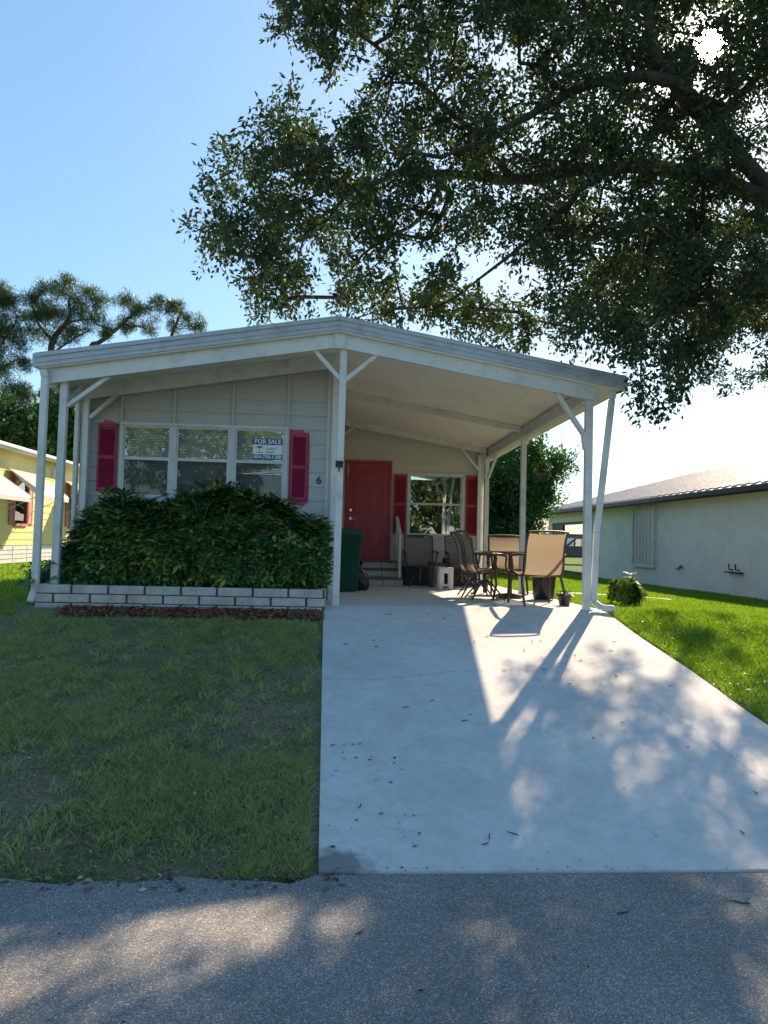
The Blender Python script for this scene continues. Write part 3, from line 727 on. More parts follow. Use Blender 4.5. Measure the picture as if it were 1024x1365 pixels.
# front triple window
def window(parent_wall, x0, x1, z0, z1, zm, y, depth=.05, screen=True, glass='glass', mull=.03, frame_w=.045, blind=True):
    f = MB(); fw_ = frame_w; ya, yb = y-.045, y+.05
    f.box(x0-fw_, x1+fw_, ya, yb, z1, z1+fw_, None, .004); f.box(x0-fw_, x1+fw_, ya-.01, yb, z0-fw_, z0, None, .004)
    f.box(x0-fw_, x0, ya+.002, yb, z0, z1, None, .004); f.box(x1, x1+fw_, ya+.002, yb, z0, z1, None, .004)
    w = obj('window', f, M['frame'], house)
    s = MB(); e = .022
    for a, c, yy in ((zm, z1, y-.012), (z0, zm, y-.026)):
        s.box(x0, x1, yy-.01, yy+.012, c-e, c); s.box(x0, x1, yy-.01, yy+.012, a, a+e); s.box(x0, x0+e, yy-.009, yy+.011, a+e, c-e); s.box(x1-e, x1, yy-.009, yy+.011, a+e, c-e)
    obj('sash', s, M['frame'], w)
    g = MB(); g.poly([(x0+e, y-.012, zm+e), (x1-e, y-.012, zm+e), (x1-e, y-.012, z1-e), (x0+e, y-.012, z1-e)]); g.poly([(x0+e, y-.024, z0+e), (x1-e, y-.024, z0+e), (x1-e, y-.024, zm-e), (x0+e, y-.024, zm-e)]); obj('pane', g, M[glass], w)
    if screen: q = MB(); q.poly([(x0+e, y-.034, z0+e), (x1-e, y-.034, z0+e), (x1-e, y-.034, zm-e), (x0+e, y-.034, zm-e)]); obj('screen', q, M['screen'], w)
    if blind:
        bl = MB(); z = z0+.01
        while z < z1-.03:
            bl.add([(x0, y+.045, z), (x1, y+.045, z), (x1, y+.065, z+.019), (x0, y+.065, z+.019)], [(0, 1, 2, 3)]); z += .021
        bl.box(x0, x1, y+.04, y+.075, z1-.03, z1-.002)
        obj('blind', bl, M['blind'], w)
    return w
for i, (a, c) in enumerate(W3): window(None, a, c, WZ[0], WZ[1], WM, HY, screen=True)
wm = MB()
for x in (-2.15, -1.38): wm.box(x-.0, x+.0001, HY, HY+.001, 1.3, 1.301)
sl = MB(); sl.box(-2.86, -.64, HY-.075, HY-.02, 1.20, 1.252, None, .005); obj('window_sill', sl, M['frame'], house)
w2 = window(None, *W2[:3], W2[3], 1.555, BY, screen=False, glass='glass2', frame_w=.05, blind=False)
cu = MB(); n = 24
for x0, x1 in ((2.28, 2.6),):
    vs = []; 
    for i in range(n+1):
        t = i/n; x = x0+(x1-x0)*t; y = BY+.12+.025*math.sin(t*30); vs += [(x, y, .9), (x, y, 2.16)]
    cu.add(vs, [(2*i, 2*i+2, 2*i+3, 2*i+1) for i in range(n)], True)
obj('curtain', cu, M['curtain'], w2)
# shelf and orange pot seen in the porch window
sh = MB(); sh.box(1.5, 2.6, BY+.06, BY+.22, 1.535, 1.56); obj('shelf', sh, M['frame'], w2)
p_ = thing('flower_pot', 'small orange clay pot on the shelf inside the porch window', 'flower pot', (1.63, BY+.12, 1.561))
b = MB(); b.lathe([(.045, 0), (.06, .09), (.068, .09), (.068, .115), (.058, .115), (.055, .1)], (1.63, BY+.12, 1.561), 16, cap=False); obj('pot', b, M['clay'], p_)
b = MB(); b.lathe([(.0005, .0), (.054, .0)], (1.63, BY+.12, 1.655), 16, cap=False); obj('soil', b, M['soil'], p_)
# shutters
def shutter(x0, x1, z0, z1, y, m, parent=house, face=-1, patch=True, smooth=False):
    f = MB(); e = .03; ya, yb = y-.045, y-.017
    f.box(x0, x0+e, ya, yb, z0, z1, None, .004); f.box(x1-e, x1, ya, yb, z0, z1, None, .004)
    f.box(x0+e, x1-e, ya+.002, yb, z1-.045, z1, None, .003); f.box(x0+e, x1-e, ya+.002, yb, z0, z0+.045, None, .003)
    zm = (z0+z1)/2; f.box(x0+e, x1-e, ya+.002, yb, zm-.018, zm+.018)
    f.box(x0+e, x1-e, yb-.004, yb, z0+.045, z1-.045)
    s = obj('shutter', f, m, parent)
    l = MB(); z = z0+.05
    while z < z1-.07:
        if abs(z+.012-zm) > .028: l.add([(x0+e, ya+.004, z), (x1-e, ya+.004, z), (x1-e, yb-.003, z+.024), (x0+e, yb-.003, z+.024)], [(0, 1, 2, 3)]); l.add([(x0+e, ya+.004, z), (x1-e, ya+.004, z), (x1-e, yb-.003, z-.002), (x0+e, yb-.003, z-.002)], [(3, 2, 1, 0)])
        z += .0265
    obj('louvre', l, m, s)
    return s
shutter(-3.13, -2.88, 1.36, 2.24, HY, M['shutter']); shutter(-.60, -.375, 1.30, 2.19, HY, M['shutter'])
shutter(1.19, 1.455, .93, 2.15, BY, M['red']); shutter(2.675, 2.93, .93, 2.16, BY, M['red'])
# sloppy paint around the front shutters
def blot(pts, y): obj('paint_smear', MB().prism(pts, lambda p: (p[0], y, p[1]), lambda p: (p[0], y-.0165, p[1])), M['redwash'], house)
blot([(-3.14, 2.20), (-2.87, 2.20), (-2.865, 2.255), (-2.90, 2.262), (-2.93, 2.265), (-2.94, 2.285), (-3.0, 2.283), (-3.03, 2.30), (-3.06, 2.294), (-3.07, 2.262), (-3.14, 2.258)], HY)
blot([(-3.14, 1.39), (-3.14, 1.345), (-3.08, 1.338), (-3.06, 1.318), (-2.97, 1.32), (-2.95, 1.338), (-2.88, 1.345), (-2.87, 1.39)], HY)
blot([(-.63, 2.10), (-.63, 2.245), (-.60, 2.25), (-.56, 2.24), (-.50, 2.252), (-.44, 2.25), (-.43, 2.218), (-.375, 2.214), (-.36, 2.21), (-.35, 2.0), (-.35, 1.28), (-.37, 1.27), (-.42, 1.225), (-.47, 1.232), (-.52, 1.25), (-.58, 1.255), (-.615, 1.262), (-.62, 1.5)], HY)
# door
dfm = MB(); x0, x1, z0, z1 = DR
dfm.box(x0-.004, x0+.05, BY-.04, BY+.05, z0, z1-.05); dfm.box(x1-.05, x1+.004, BY-.04, BY+.05, z0, z1-.05); dfm.box(x0-.004, x1+.004, BY-.042, BY+.05, z1-.05, z1+.004); dfm.box(x0, x1, BY-.05, BY+.05, z0-.03, z0+.02)
dr = obj('door', dfm, M['red'], house)
d = MB(); a0, a1, c0, c1 = x0+.052, x1-.052, z0+.022, z1-.052; yf = BY-.012
d.box(a0, a1, yf, yf+.04, c0, c1)
leaf = obj('door_leaf', d, M['red'], dr)
pn = MB(); w_ = a1-a0
for (u0, u1) in ((.14, .46), (.54, .86)):
    for (v0, v1) in ((.07, .40), (.47, .80), (.85, .94)):
        X0, X1, Z0, Z1 = a0+w_*u0, a0+w_*u1, c0+(c1-c0)*v0, c0+(c1-c0)*v1
        # recessed-looking moulding ring + raised field
        for q in ((X0, X1, Z0, Z0+.015), (X0, X1, Z1-.015, Z1), (X0, X0+.015, Z0+.015, Z1-.015), (X1-.015, X1, Z0+.015, Z1-.015)): pn.box(q[0], q[1], yf-.016, yf, q[2], q[3])
        pn.box(X0+.035, X1-.035, yf-.006, yf, Z0+.035, Z1-.035, None, .005)
obj('door_panel', pn, M['red'], dr)
hd = MB(); hd.tube([(a0+.07, yf, 1.22), (a0+.07, yf-.05, 1.22)], .013, 10); hd.tube([(a0+.065, yf-.05, 1.22), (a0+.13, yf-.052, 1.213), (a0+.17, yf-.047, 1.205)], [.011, .009, .007], 8); hd.tube([(a0+.07, yf, 1.22), (a0+.07, yf-.008, 1.22)], .03, 14); obj('handle', hd, M['steel'], dr)
hd = MB(); hd.tube([(a0+.07, yf, 1.39), (a0+.07, yf-.022, 1.39)], .028, 14); obj('deadbolt', hd, M['steel'], dr)

# text helper
def text(name, s, size, loc, m, parent, ext=.003, rot=(math.pi/2, 0, 0), align='CENTER', bold=0.):
    cu = bpy.data.curves.new(name, 'FONT'); cu.body = s; cu.size = size; cu.extrude = ext; cu.align_x = align; cu.align_y = 'CENTER'; cu.offset = bold
    o = bpy.data.objects.new(name+'_curve', cu); C.objects.link(o)
    bpy.context.view_layer.update()
    me = bpy.data.meshes.new_from_object(o.evaluated_get(bpy.context.evaluated_depsgraph_get())); bpy.data.objects.remove(o)
    me.name = name; me.materials.clear()
    q = link(name, me, m, parent); off = OFFS.get(parent.name, (0, 0, 0)) if parent else (0, 0, 0)
    q.location = (loc[0]-off[0], loc[1]-off[1], loc[2]-off[2]); q.rotation_euler = rot
    return q
text('house_number', '6', .15, (-.215, HY-.024, 1.575), M['black'], house, .005, bold=.001)
# for sale sign in the window
sg = thing('for_sale_sign', 'blue and white for sale sign taped to the upper right pane of the triple window', 'sign', (-.905, HY-.02, 1.87))
SX0, SX1, SZ0, SZ1 = -1.105, -.715, 1.835, 2.115
b = MB(); b.box(SX0, SX1, HY-.02+.006, HY-.02+.009, SZ0+.068, SZ1-.082); bd = obj('sign_board', b, M['signw'], sg)
b = MB(); b.box(SX0, SX1, HY-.02+.005, HY-.02+.009, SZ1-.082, SZ1); b.box(SX0, SX1, HY-.02+.005, HY-.02+.009, SZ0, SZ0+.068); obj('sign_band', b, M['signb'], sg)
text('sign_text', 'FOR SALE', .082, (-.91, HY-.02+.0035, SZ1-.041), M['signlt'], sg, .001, bold=.0012)
text('sign_text', '804-758-1188', .064, (-.91, HY-.02+.0035, SZ0+.034), M['signlt'], sg, .001, bold=.0008)
b = MB()
for k in range(7):
    a = R_(20+140*k/6); b.tube([(-1.02, HY-.02+.0045, 1.985), (-1.02+.035*math.cos(a), HY-.02+.0045, 1.985+.022*math.sin(a)+.008), (-1.02+.055*math.cos(a), HY-.02+.0045, 1.985+.02*math.sin(a)-.004)], [.004, .005, .001], 4)
b.tube([(-1.02, HY-.02+.0045, 1.985), (-1.024, HY-.02+.0045, 1.95)], .003, 4); obj('sign_palm', b, M['signg'], sg)
b = MB(); b.box(-.93, -.82, HY-.02+.004, HY-.02+.006, 1.925, 1.942); obj('sign_stripe', b, M['signo'], sg)
b = MB(); b.box(-.93, -.79, HY-.02+.004, HY-.02+.006, 1.985, 1.991); b.box(-.92, -.81, HY-.02+.004, HY-.02+.006, 1.965, 1.971); b.box(-1.06, -.97, HY-.02+.004, HY-.02+.006, 1.925, 1.935); obj('sign_print', b, M['signb'], sg)

# porch steps
st = thing('porch_steps', 'three pale block steps with dark treads below the red door', 'steps', (.7, 14.6, -.075))
S0, S1 = .18, 1.34
for i in range(3):
    b = MB(); m_ = MB(); t_ = MB(); zt = -.07+.155*(i+1); y0 = 14.2+.3*i
    m_.box(S0+.01, S1-.01, y0+.006, 15.15, -.08 if i == 0 else zt-.155, zt-.03)
    for k in range(3):
        xa = S0+(S1-S0)*k/3; b.box(xa+.006, xa+(S1-S0)/3-.006, y0-.004, y0+.08, zt-.15, zt-.034, None, .006)
    t_.box(S0-.01, S1+.01, y0-.03, 15.12 if i == 2 else y0+.31, zt-.028, zt, None, .008)
    obj('core', m_, M['mortar'], st); obj('riser', b, M['brick'], st); obj('tread', t_, M['tread'], st)
hr = thing('handrail', 'white painted handrail on the right side of the porch steps', 'handrail', (1.27, 14.3, -.075))
b = MB(); b.bar((1.27, 14.28, -.07), (1.27, 14.28, .84), .05, .05, (0, 1, 0), .006); obj('post', b, M['trim'], hr); b = MB(); b.bar((1.27, 15.08, .40), (1.27, 15.08, 1.22), .045, .045, (0, 1, 0), .006); obj('post', b, M['trim'], hr)
b = MB(); b.bar((1.27, 14.22, .86), (1.27, 15.12, 1.27), .07, .035, (0, 0, 1), .006); obj('top_rail', b, M['trim'], hr)
b = MB(); b.bar((1.27, 14.28, .22), (1.27, 15.1, .60), .03, .03)
for k in range(1, 5):
    y = 14.28+.8*k/5; b.bar((1.27, y, .25+.38*k/5), (1.27, y, .86+.37*k/5), .022, .022, (0, 1, 0))
obj('baluster', b, M['trim'], hr)

# block planter
pt_ = thing('block_planter', 'low planter wall of two courses of pale split-face block below the hedge', 'planter', (-1.7, 8.8, -.08))
b = MB(); mo = MB()
mo.box(-3.362, -.088, 8.812, 8.905, -.14, .192); mo.box(-3.362, -3.27, 8.905, 10.05, -.14, .192); mo.box(-.18, -.088, 8.905, 9.95, -.14, .192)
def course(z0, z1, st):
    x = -3.37-st
    while x < -.08:
        a, c = max(x, -3.37), min(x+.397, -.08)
        if c-a > .03: b.box(a+.006, c-.006, 8.796+random.uniform(-.002, .002), 8.9, z0, z1, None, .007)
        x += .41
course(.103, .197, 0.); course(-.0, .093, .2); course(-.107, -.01, 0.)
for z0, z1, st_ in ((.103, .197, .1), (0, .093, .3), (-.107, -.01, .1)):
    y = 8.91-st_
    while y < 10:
        a, c = max(y, 8.91), min(y+.397, 9.96)
        if c-a > .03: b.box(-.17, -.076, a+.004, c-.004, z0, z1, None, .007); b.box(-3.374, -3.28, a+.004, c-.004, z0, z1, None, .007)
        y += .41
for k in range(2):   # raised return at the drive side
    b.box(-.17, -.078, 9.45, 9.73, .204+.10*k, .296+.10*k, None, .007); b.box(-.168, -.08, 9.74, 9.96, .204+.10*k, .296+.10*k, None, .007)
obj('block', b, M['brick'], pt_); obj('mortar', mo, M['mortar'], pt_)
b = MB(); b.box(-3.27, -.18, 8.905, 9.97, -.1, .15); obj('soil', b, M['soil'], pt_)

# schefflera hedge
hg = thing('umbrella_plant_hedge', 'dense dark green variegated umbrella-plant hedge filling the block planter under the window', 'hedge', (-1.7, 9.4, .15))
TX = [-3.5, -3.3, -3.12, -2.95, -2.69, -2.38, -2.15, -1.88, -1.7, -1.48, -1.34, -1.16, -.98, -.84, -.56, -.42, -.14, .0, .1]
TZ = [.35, .46, .75, 1.12, 1.27, 1.22, 1.17, 1.25, 1.33, 1.46, 1.37, 1.31, 1.30, 1.19, 1.12, .98, .95, .82, .5]
def whorls(n, samp, leafl, leafw, nl=7):
    P, D, Nn, V = [], [], [], []
    for i in range(n):
        c, out, tone = samp()
        ax = Vector(out).normalized(); s = ax.orthogonal().normalized(); t = ax.cross(s); a0 = random.random()*6.28
        for k in range(nl):
            a = a0+2*math.pi*k/nl+random.uniform(-.15, .15)
            d = (s*math.cos(a)+t*math.sin(a))*1.+ax*random.uniform(-.05, .45)
            P.append(c); D.append(d); Nn.append(ax); V.append(min(1, max(0, tone+random.uniform(-.16, .16))))
    n = len(P); L_ = leafl*(.7+.6*RNG.random(n)); return np.array([tuple(q) for q in P]), np.array([tuple(q) for q in D]), np.array([tuple(q) for q in Nn]), L_, L_*leafw, np.array(V)
def hs():
    x = random.uniform(-3.2, -.09); zt = float(np.interp(x, TX, TZ))-.03+random.uniform(-.08, .08)+(.12 if random.random() < .06 else 0)+.10*(float(vnoise(np.array(x*5), np.array(1.), 3))-.5)
    u = random.random()
    th = random.uniform(-.35, math.pi*.62)     # around the section, 0 = front
    ex = max(0, (-3.0-x))*.5
    ry = .44-ex*.3; cy = 9.52; lump = .66+.62*fbm(np.array(x*2.3), np.array(th*1.7), 4)
    y = cy-math.cos(th)*ry*lump; zc = .45+(zt-1.1)*.2; z = zc+math.sin(th)*(zt-zc)*(.80+.30*float(fbm(np.array(x*3), np.array(th*2), 8)))
    if th < 0: z = zc+math.sin(th)*.9*.8; 
    if u < .3: y += random.uniform(.05, .3); z -= random.uniform(0, .15)
    if x < -2.9: y = max(y, 9.24)
    y = min(max(y, 8.93+.03*random.random()), 10.0); z = max(z, .24)
    out = Vector((random.uniform(-.7, .7), -math.cos(th)*.7-.1+random.uniform(-.3, .3), math.sin(th)*.7+.75+random.uniform(-.3, .4)))
    tn = .12+.5*random.random()
    if random.random() < .28: tn = .78+.2*random.random()
    return Vector((x, y, z)), out, tn
leaves('foliage', *whorls(3000, hs, .135, .34), M['hedge'], hg, .12)
b = MB()
for i in range(70):
    x = random.uniform(-3.1, -.25); y = random.uniform(9.2, 9.75); zt = float(np.interp(x, TX, TZ))-.15
    b.tube([(x, y, .14), (x+random.uniform(-.1, .1), y-.05, .14+(zt-.14)*.5), (x+random.uniform(-.25, .25), y-random.uniform(-.1, .25), zt)], [.014, .01, .006], 5)
obj('stem', b, M['stem'], hg)
# little plant at the left end, outside the hedge
lp = thing('small_shrub', 'low leafy shrub at the left end of the block planter between the two posts', 'shrub', (-3.43, 9.25, .0))
def ss(): 
    c = Vector((random.gauss(-3.45, .1), random.gauss(9.2, .12), abs(random.gauss(.24, .10)))); return c, Vector((random.uniform(-.6, .6), -.6, .8)), .25+.35*random.random()
leaves('foliage', *whorls(110, ss, .07, .4, 6), M['hedge'], lp, .1)
b = MB()
for i in range(8): b.tube([(-3.43+.02*i-.08, 9.25, -.03), (-3.45+random.uniform(-.1, .1), 9.2, .25)], .005, 5)
obj('stem', b, M['stem'], lp)
# croton bush on the right lawn
cb = thing('croton_bush', 'small yellow-green bush standing alone on the sunny right lawn', 'bush', (3.97, 9.9, -.06))
def cs_():
    d = Vector((random.gauss(0, 1), random.gauss(0, 1), random.gauss(.4, .8))).normalized(); r = (.15+.11*math.sin(d.x*5+1)*math.sin(d.y*4+2)+.04*random.random())*random.random()**.3
    return Vector((3.97, 9.9, .17))+Vector((d.x*r, d.y*r, d.z*r*.85)), d+Vector((0, 0, .3)), random.random()
leaves('foliage', *whorls(190, cs_, .10, .42, 6), M['croton'], cb, .15)
b = MB()
for i in range(14): a = random.random()*6.28; b.tube([(3.97, 9.9, -.07), (3.97+.05*math.cos(a), 9.9+.05*math.sin(a), .05), (3.97+.16*math.cos(a), 9.9+.16*math.sin(a), .22)], [.01, .008, .004], 5)
obj('stem', b, M['stem'], cb)
b = MB(); b.lathe([(.26, -.03), (.2, .015), (.08, .035), (.001, .04)], (3.97, 9.88, -.08), 18); obj('soil', b, M['soil'], cb)

# ================================================================== FURNITURE AND BINS
def sling_chair(name, label, loc, rz, swivel=False, fabric='sling', group='sling patio chairs around the table'):
    t = thing(name, label, 'chair', loc, rz, group, local=True)
    # side profile: seat front -> seat back -> S curve to the top (y forward)
    prof = [(.27, .405), (.25, .43), (.12, .415), (-.06, .385), (-.17, .40), (-.225, .47), (-.25, .60), (-.27, .75), (-.32, .88), (-.38, .955)]
    W = .265
    P2 = []
    for i in range(len(prof)-1):
        for k in range(3):
            u = k/3; p0, p1, p2, p3 = [Vector((*prof[max(0, min(j, len(prof)-1))], 0)) for j in (i-1, i, i+1, i+2)]
            q = .5*((2*p1)+(p2-p0)*u+(2*p0-5*p1+4*p2-p3)*u*u+(3*p1-p0-3*p2+p3)*u**3); P2.append((q.x, q.y))
    P2.append(prof[-1])
    b = MB()
    for s in (-1, 1): b.tube([(s*W, y, z) for y, z in P2], .015, 7)
    b.tube([(-W, P2[-1][0], P2[-1][1]), (-W*.5, P2[-1][0]-.012, P2[-1][1]+.012), (W*.5, P2[-1][0]-.012, P2[-1][1]+.012), (W, P2[-1][0], P2[-1][1])], .014, 7)
    b.tube([(-W, .27, .405), (W, .27, .405)], .014, 7); b.tube([(-W, -.17, .39), (W, -.17, .39)], .014, 7); b.tube([(-W, .1, .39), (W, .1, .39)], .012, 6)
    obj('frame', b, M['bronze'], t)
    b = MB(); n = len(P2); vs = []
    for i, (y, z) in enumerate(P2[1:-1]):
        for k in range(9):
            x = -W+.006+(2*W-.012)*k/8; sg_ = math.sin(math.pi*k/8)*.018
            tt = (P2[i+2][0]-P2[i][0], P2[i+2][1]-P2[i][1]); l = math.hypot(*tt); nn = (tt[1]/l, -tt[0]/l)
            vs.append((x, y-abs(nn[0])*sg_*.8, z-abs(nn[1])*sg_))
    m = n-2; b.add(vs, [(i*9+k, i*9+k+1, (i+1)*9+k+1, (i+1)*9+k) for i in range(m-1) for k in range(8)], True)
    sl_ = obj('sling', b, M[fabric], t)
    for s in (-1, 1):
        b = MB(); b.tube([(s*(W+.01), -.262, .66), (s*(W+.035), -.18, .665), (s*(W+.04), 0, .655), (s*(W+.04), .14, .65), (s*(W+.038), .20, .635), (s*(W+.02), .215, .59), (s*(W+.01), .205, .50), (s*W, .225, .425)], [.014, .018, .02, .02, .018, .015, .013, .013], 8, True, 1.25)
        obj('armrest', b, M['bronze'], t)
    if not swivel:
        for s in (-1, 1):
            b = MB(); b.tube([(s*W, .22, .42), (s*(W+.015), .235, .28), (s*(W+.025), .27, .12), (s*(W+.03), .29, 0)], [.017, .019, .018, .016], 8); obj('leg', b, M['bronze'], t)
            b = MB(); b.tube([(s*W, -.14, .40), (s*(W+.012), -.19, .28), (s*(W+.02), -.26, .12), (s*(W+.025), -.33, 0)], [.017, .019, .018, .016], 8); obj('leg', b, M['bronze'], t)
    else:
        b = MB(); b.tube([(0, -.02, .10), (0, -.02, .37)], .028, 12); b.box(-.13, .13, -.14, .10, .365, .38); obj('pedestal', b, M['bronze'], t)
        for k in range(4):
            a = R_(45+90*k); b = MB(); b.tube([(0, -.02, .28), (.09*math.cos(a), -.02+.09*math.sin(a), .25), (.22*math.cos(a), -.02+.22*math.sin(a), .13), (.33*math.cos(a), -.02+.33*math.sin(a), .01)], .012, 7); obj('leg', b, M['bronze'], t)
    return t
zp = lambda y: pt(y)
c1 = sling_chair('patio_chair', 'tan sling patio chair nearest the camera, its back turned to the driveway', (2.72, 9.86, zp(9.8)), R_(6))
c2 = dup(c1, (2.87, 12.25, zp(12.3)), R_(176), 'tan sling patio chair on the far side of the table, facing the camera')
c3 = sling_chair('patio_chair', 'brown swivel chair seen side-on, the nearer of the two left of the table', (2.20, 10.66, zp(10.6)), R_(-88), True)
c4 = dup(c3, (2.18, 11.28, zp(11.3)), R_(-92), 'brown swivel chair seen side-on, the farther of the two left of the table')
c5 = sling_chair('patio_chair', 'grey sling swivel chair by the steps handrail, facing the driveway', (1.63, 14.0, zp(14)), R_(180), True, 'slingg', 'grey swivel chairs against the porch wall')
c6 = dup(c5, (2.42, 14.0, zp(14)), R_(183), 'grey sling swivel chair below the porch window, right of the white step stool')
# table
tb = thing('patio_table', 'rectangular glass patio table with brown frame among the sling chairs', 'table', (2.66, 11.15, zp(11)), R_(3), None, True)
b = MB(); tx, ty, tzz = .44, .62, .69
for s in (-1, 1): b.box(-tx, tx, s*ty-.02, s*ty+.02, tzz-.035, tzz, None, .01); b.box(s*tx-.02, s*tx+.02, -ty+.02, ty-.02, tzz-.034, tzz-.001, None, .01)
obj('frame', b, M['bronze'], tb)
b = MB(); b.box(-tx+.02, tx-.02, -ty+.02, ty-.02, tzz-.012, tzz-.005); obj('tabletop', b, M['tglass'], tb)
for sx in (-1, 1):
    for sy in (-1, 1):
        b = MB(); b.tube([(sx*(tx-.04), sy*(ty-.05), tzz-.03), (sx*(tx-.07), sy*(ty-.12), .45), (sx*(tx-.10), sy*(ty-.14), .22), (sx*(tx-.03), sy*(ty-.04), .02), (sx*(tx+.0), sy*(ty-.0), .012)], .018, 8); obj('leg', b, M['bronze'], tb)
b = MB(); b.lathe([(.17, 0), (.2, .02), (.2, .05), (.04, .07), (.03, .2), (.0305, .66)], (0, 0, 0), 18); obj('umbrella_stand', b, M['bronze'], tb)
# side table + white stool + boxes
sdt = thing('side_table', 'small dark side table between the two grey swivel chairs', 'side table', (2.02, 14.1, zp(14)))
b = MB(); b.box(1.80, 2.24, 13.9, 14.3, .34, .40, None, .008); obj('tabletop', b, M['black'], sdt)
for x in (1.84, 2.20):
    for y in (13.94, 14.26): b = MB(); b.bar((x, y, zp(14)), (x, y, .34), .035, .035, (0, 1, 0)); obj('leg', b, M['bronze'], sdt)
bx = one('storage_box', MB().box(2.08, 2.20, 14.0, 14.22, .401, .475, None, .01).box(2.07, 2.21, 13.99, 14.23, .475, .487, None, .005), M['navy'], 'small dark box lying on the side table', 'box', (2.14, 14.1, .401))
stl = thing('step_stool', 'white plastic folding step stool in front of the dark side table', 'stool', (2.0, 13.3, zp(13.2)))
b = MB(); z0 = zp(13.2)
b.box(1.87, 1.945, 13.16, 13.20, z0, .32, None, .008); b.box(2.055, 2.13, 13.16, 13.20, z0, .32, None, .008); b.box(1.945, 2.055, 13.165, 13.195, .235, .32, None, .004); b.box(1.945, 2.055, 13.165, 13.195, z0+.06, z0+.10, None, .004)
b.box(1.945, 1.965, 13.17, 13.19, z0+.1, .235); b.box(2.035, 2.055, 13.17, 13.19, z0+.1, .235)
obj('front_frame', b, M['whitep'], stl)
b = MB(); b.box(1.875, 1.93, 13.40, 13.43, z0, .30, None, .006); b.box(2.07, 2.125, 13.40, 13.43, z0, .30, None, .006); obj('rear_leg', b, M['whitep'], stl)
b = MB(); b.box(1.86, 1.965, 13.14, 13.44, .322, .34, None, .006); b.box(2.03, 2.14, 13.14, 13.44, .322, .34, None, .006); b.box(1.965, 2.03, 13.14, 13.21, .322, .34); b.box(1.965, 2.03, 13.37, 13.44, .322, .34); obj('step', b, M['whitep'], stl)
def tote(x0, x1, y0, y1, z0, z1, label):
    t = thing('storage_tote', label, 'storage box', ((x0+x1)/2, y0, z0), group='navy storage totes under the grey chairs')
    rr = lambda e, z: [(x0+e, y0+e, z), (x1-e, y0+e, z), (x1-e, y1-e, z), (x0+e, y1-e, z)]
    b = MB(); b.loft([rr(.03, z0), rr(.008, z1-.03), rr(.0, z1-.03), rr(0, z1-.01)], False); obj('body', b, M['navy'], t)
    b = MB(); b.box(x0-.008, x1+.008, y0-.008, y1+.008, z1-.01, z1+.012, None, .006); obj('lid', b, M['navy'], t)
tote(1.38, 1.98, 14.55, 14.95, zp(14.7), .27, 'navy storage tote against the porch wall beside the handrail')
tote(2.22, 2.82, 14.55, 14.95, zp(14.7), .27, 'navy storage tote against the porch wall at its right end')
# small cart bin behind chair with blue lid
def wheelie(name, label, cx, cy, z, w, dpt, h, mbody, mlid, group=None):
    t = thing(name, label, 'bin', (cx, cy, z), 0, group)
    def ring(w_, d_, zz, n=6, r=.05):
        q = []
        for (sx, sy, a0) in ((1, -1, -90), (1, 1, 0), (-1, 1, 90), (-1, -1, 180)):
            for k in range(n+1):
                a = R_(a0+90*k/n); q.append((cx+sx*(w_/2-r)+r*math.cos(a), cy+sy*(d_/2-r)+r*math.sin(a), zz))
        return q
    b = MB(); b.loft([ring(w*.76, dpt*.72, z+.02), ring(w*.78, dpt*.76, z+.05), ring(w*.93, dpt*.93, z+h*.8), ring(w*.985, dpt*.985, z+h*.8+.004), ring(w, dpt, z+h*.9), ring(w*1.04, dpt*1.03, z+h*.905), ring(w*1.04, dpt*1.03, z+h*.935), ring(w*.9, dpt*.9, z+h*.935)]); body = obj('body', b, mbody, t)
    b = MB(); b.loft([ring(w*1.08, dpt*1.07, z+h*.93), ring(w*1.09, dpt*1.08, z+h*.955), ring(w*1.02, dpt*1.02, z+h*.975), ring(w*.6, dpt*.6, z+h, 6, .04)]); b.box(cx-w*.4, cx+w*.4, cy-dpt*.57, cy-dpt*.5, z+h*.925, z+h*.95, None, .008); obj('lid', b, mlid, t)
    b = MB(); b.tube([(cx-w*.38, cy+dpt*.5, z+h*.92), (cx-w*.38, cy+dpt*.66, z+h*.93), (cx+w*.38, cy+dpt*.66, z+h*.93), (cx+w*.38, cy+dpt*.5, z+h*.92)], .016, 8); obj('handle', b, mbody, t)
    for s in (-1, 1):
        b = MB(); b.tube([(cx+s*(w*.42), cy+dpt*.34, z+.10), (cx+s*(w*.42+.045), cy+dpt*.34, z+.10)], .10, 18); obj('wheel', b, M['rubber'], t)
wheelie('wheeled_bin', 'green wheeled rubbish bin with lid, standing left of the steps behind the centre post', .20, 12.12, zp(12), .52, .60, 1.0, M['bin'], M['bin'])
wheelie('wheeled_bin', 'dark green bin with blue lid, tucked against the wall behind the handrail', 1.62, 14.72 if 0 else 14.99-.22, .29, .30, .26, .62, M['darkbin'], M['blue'])
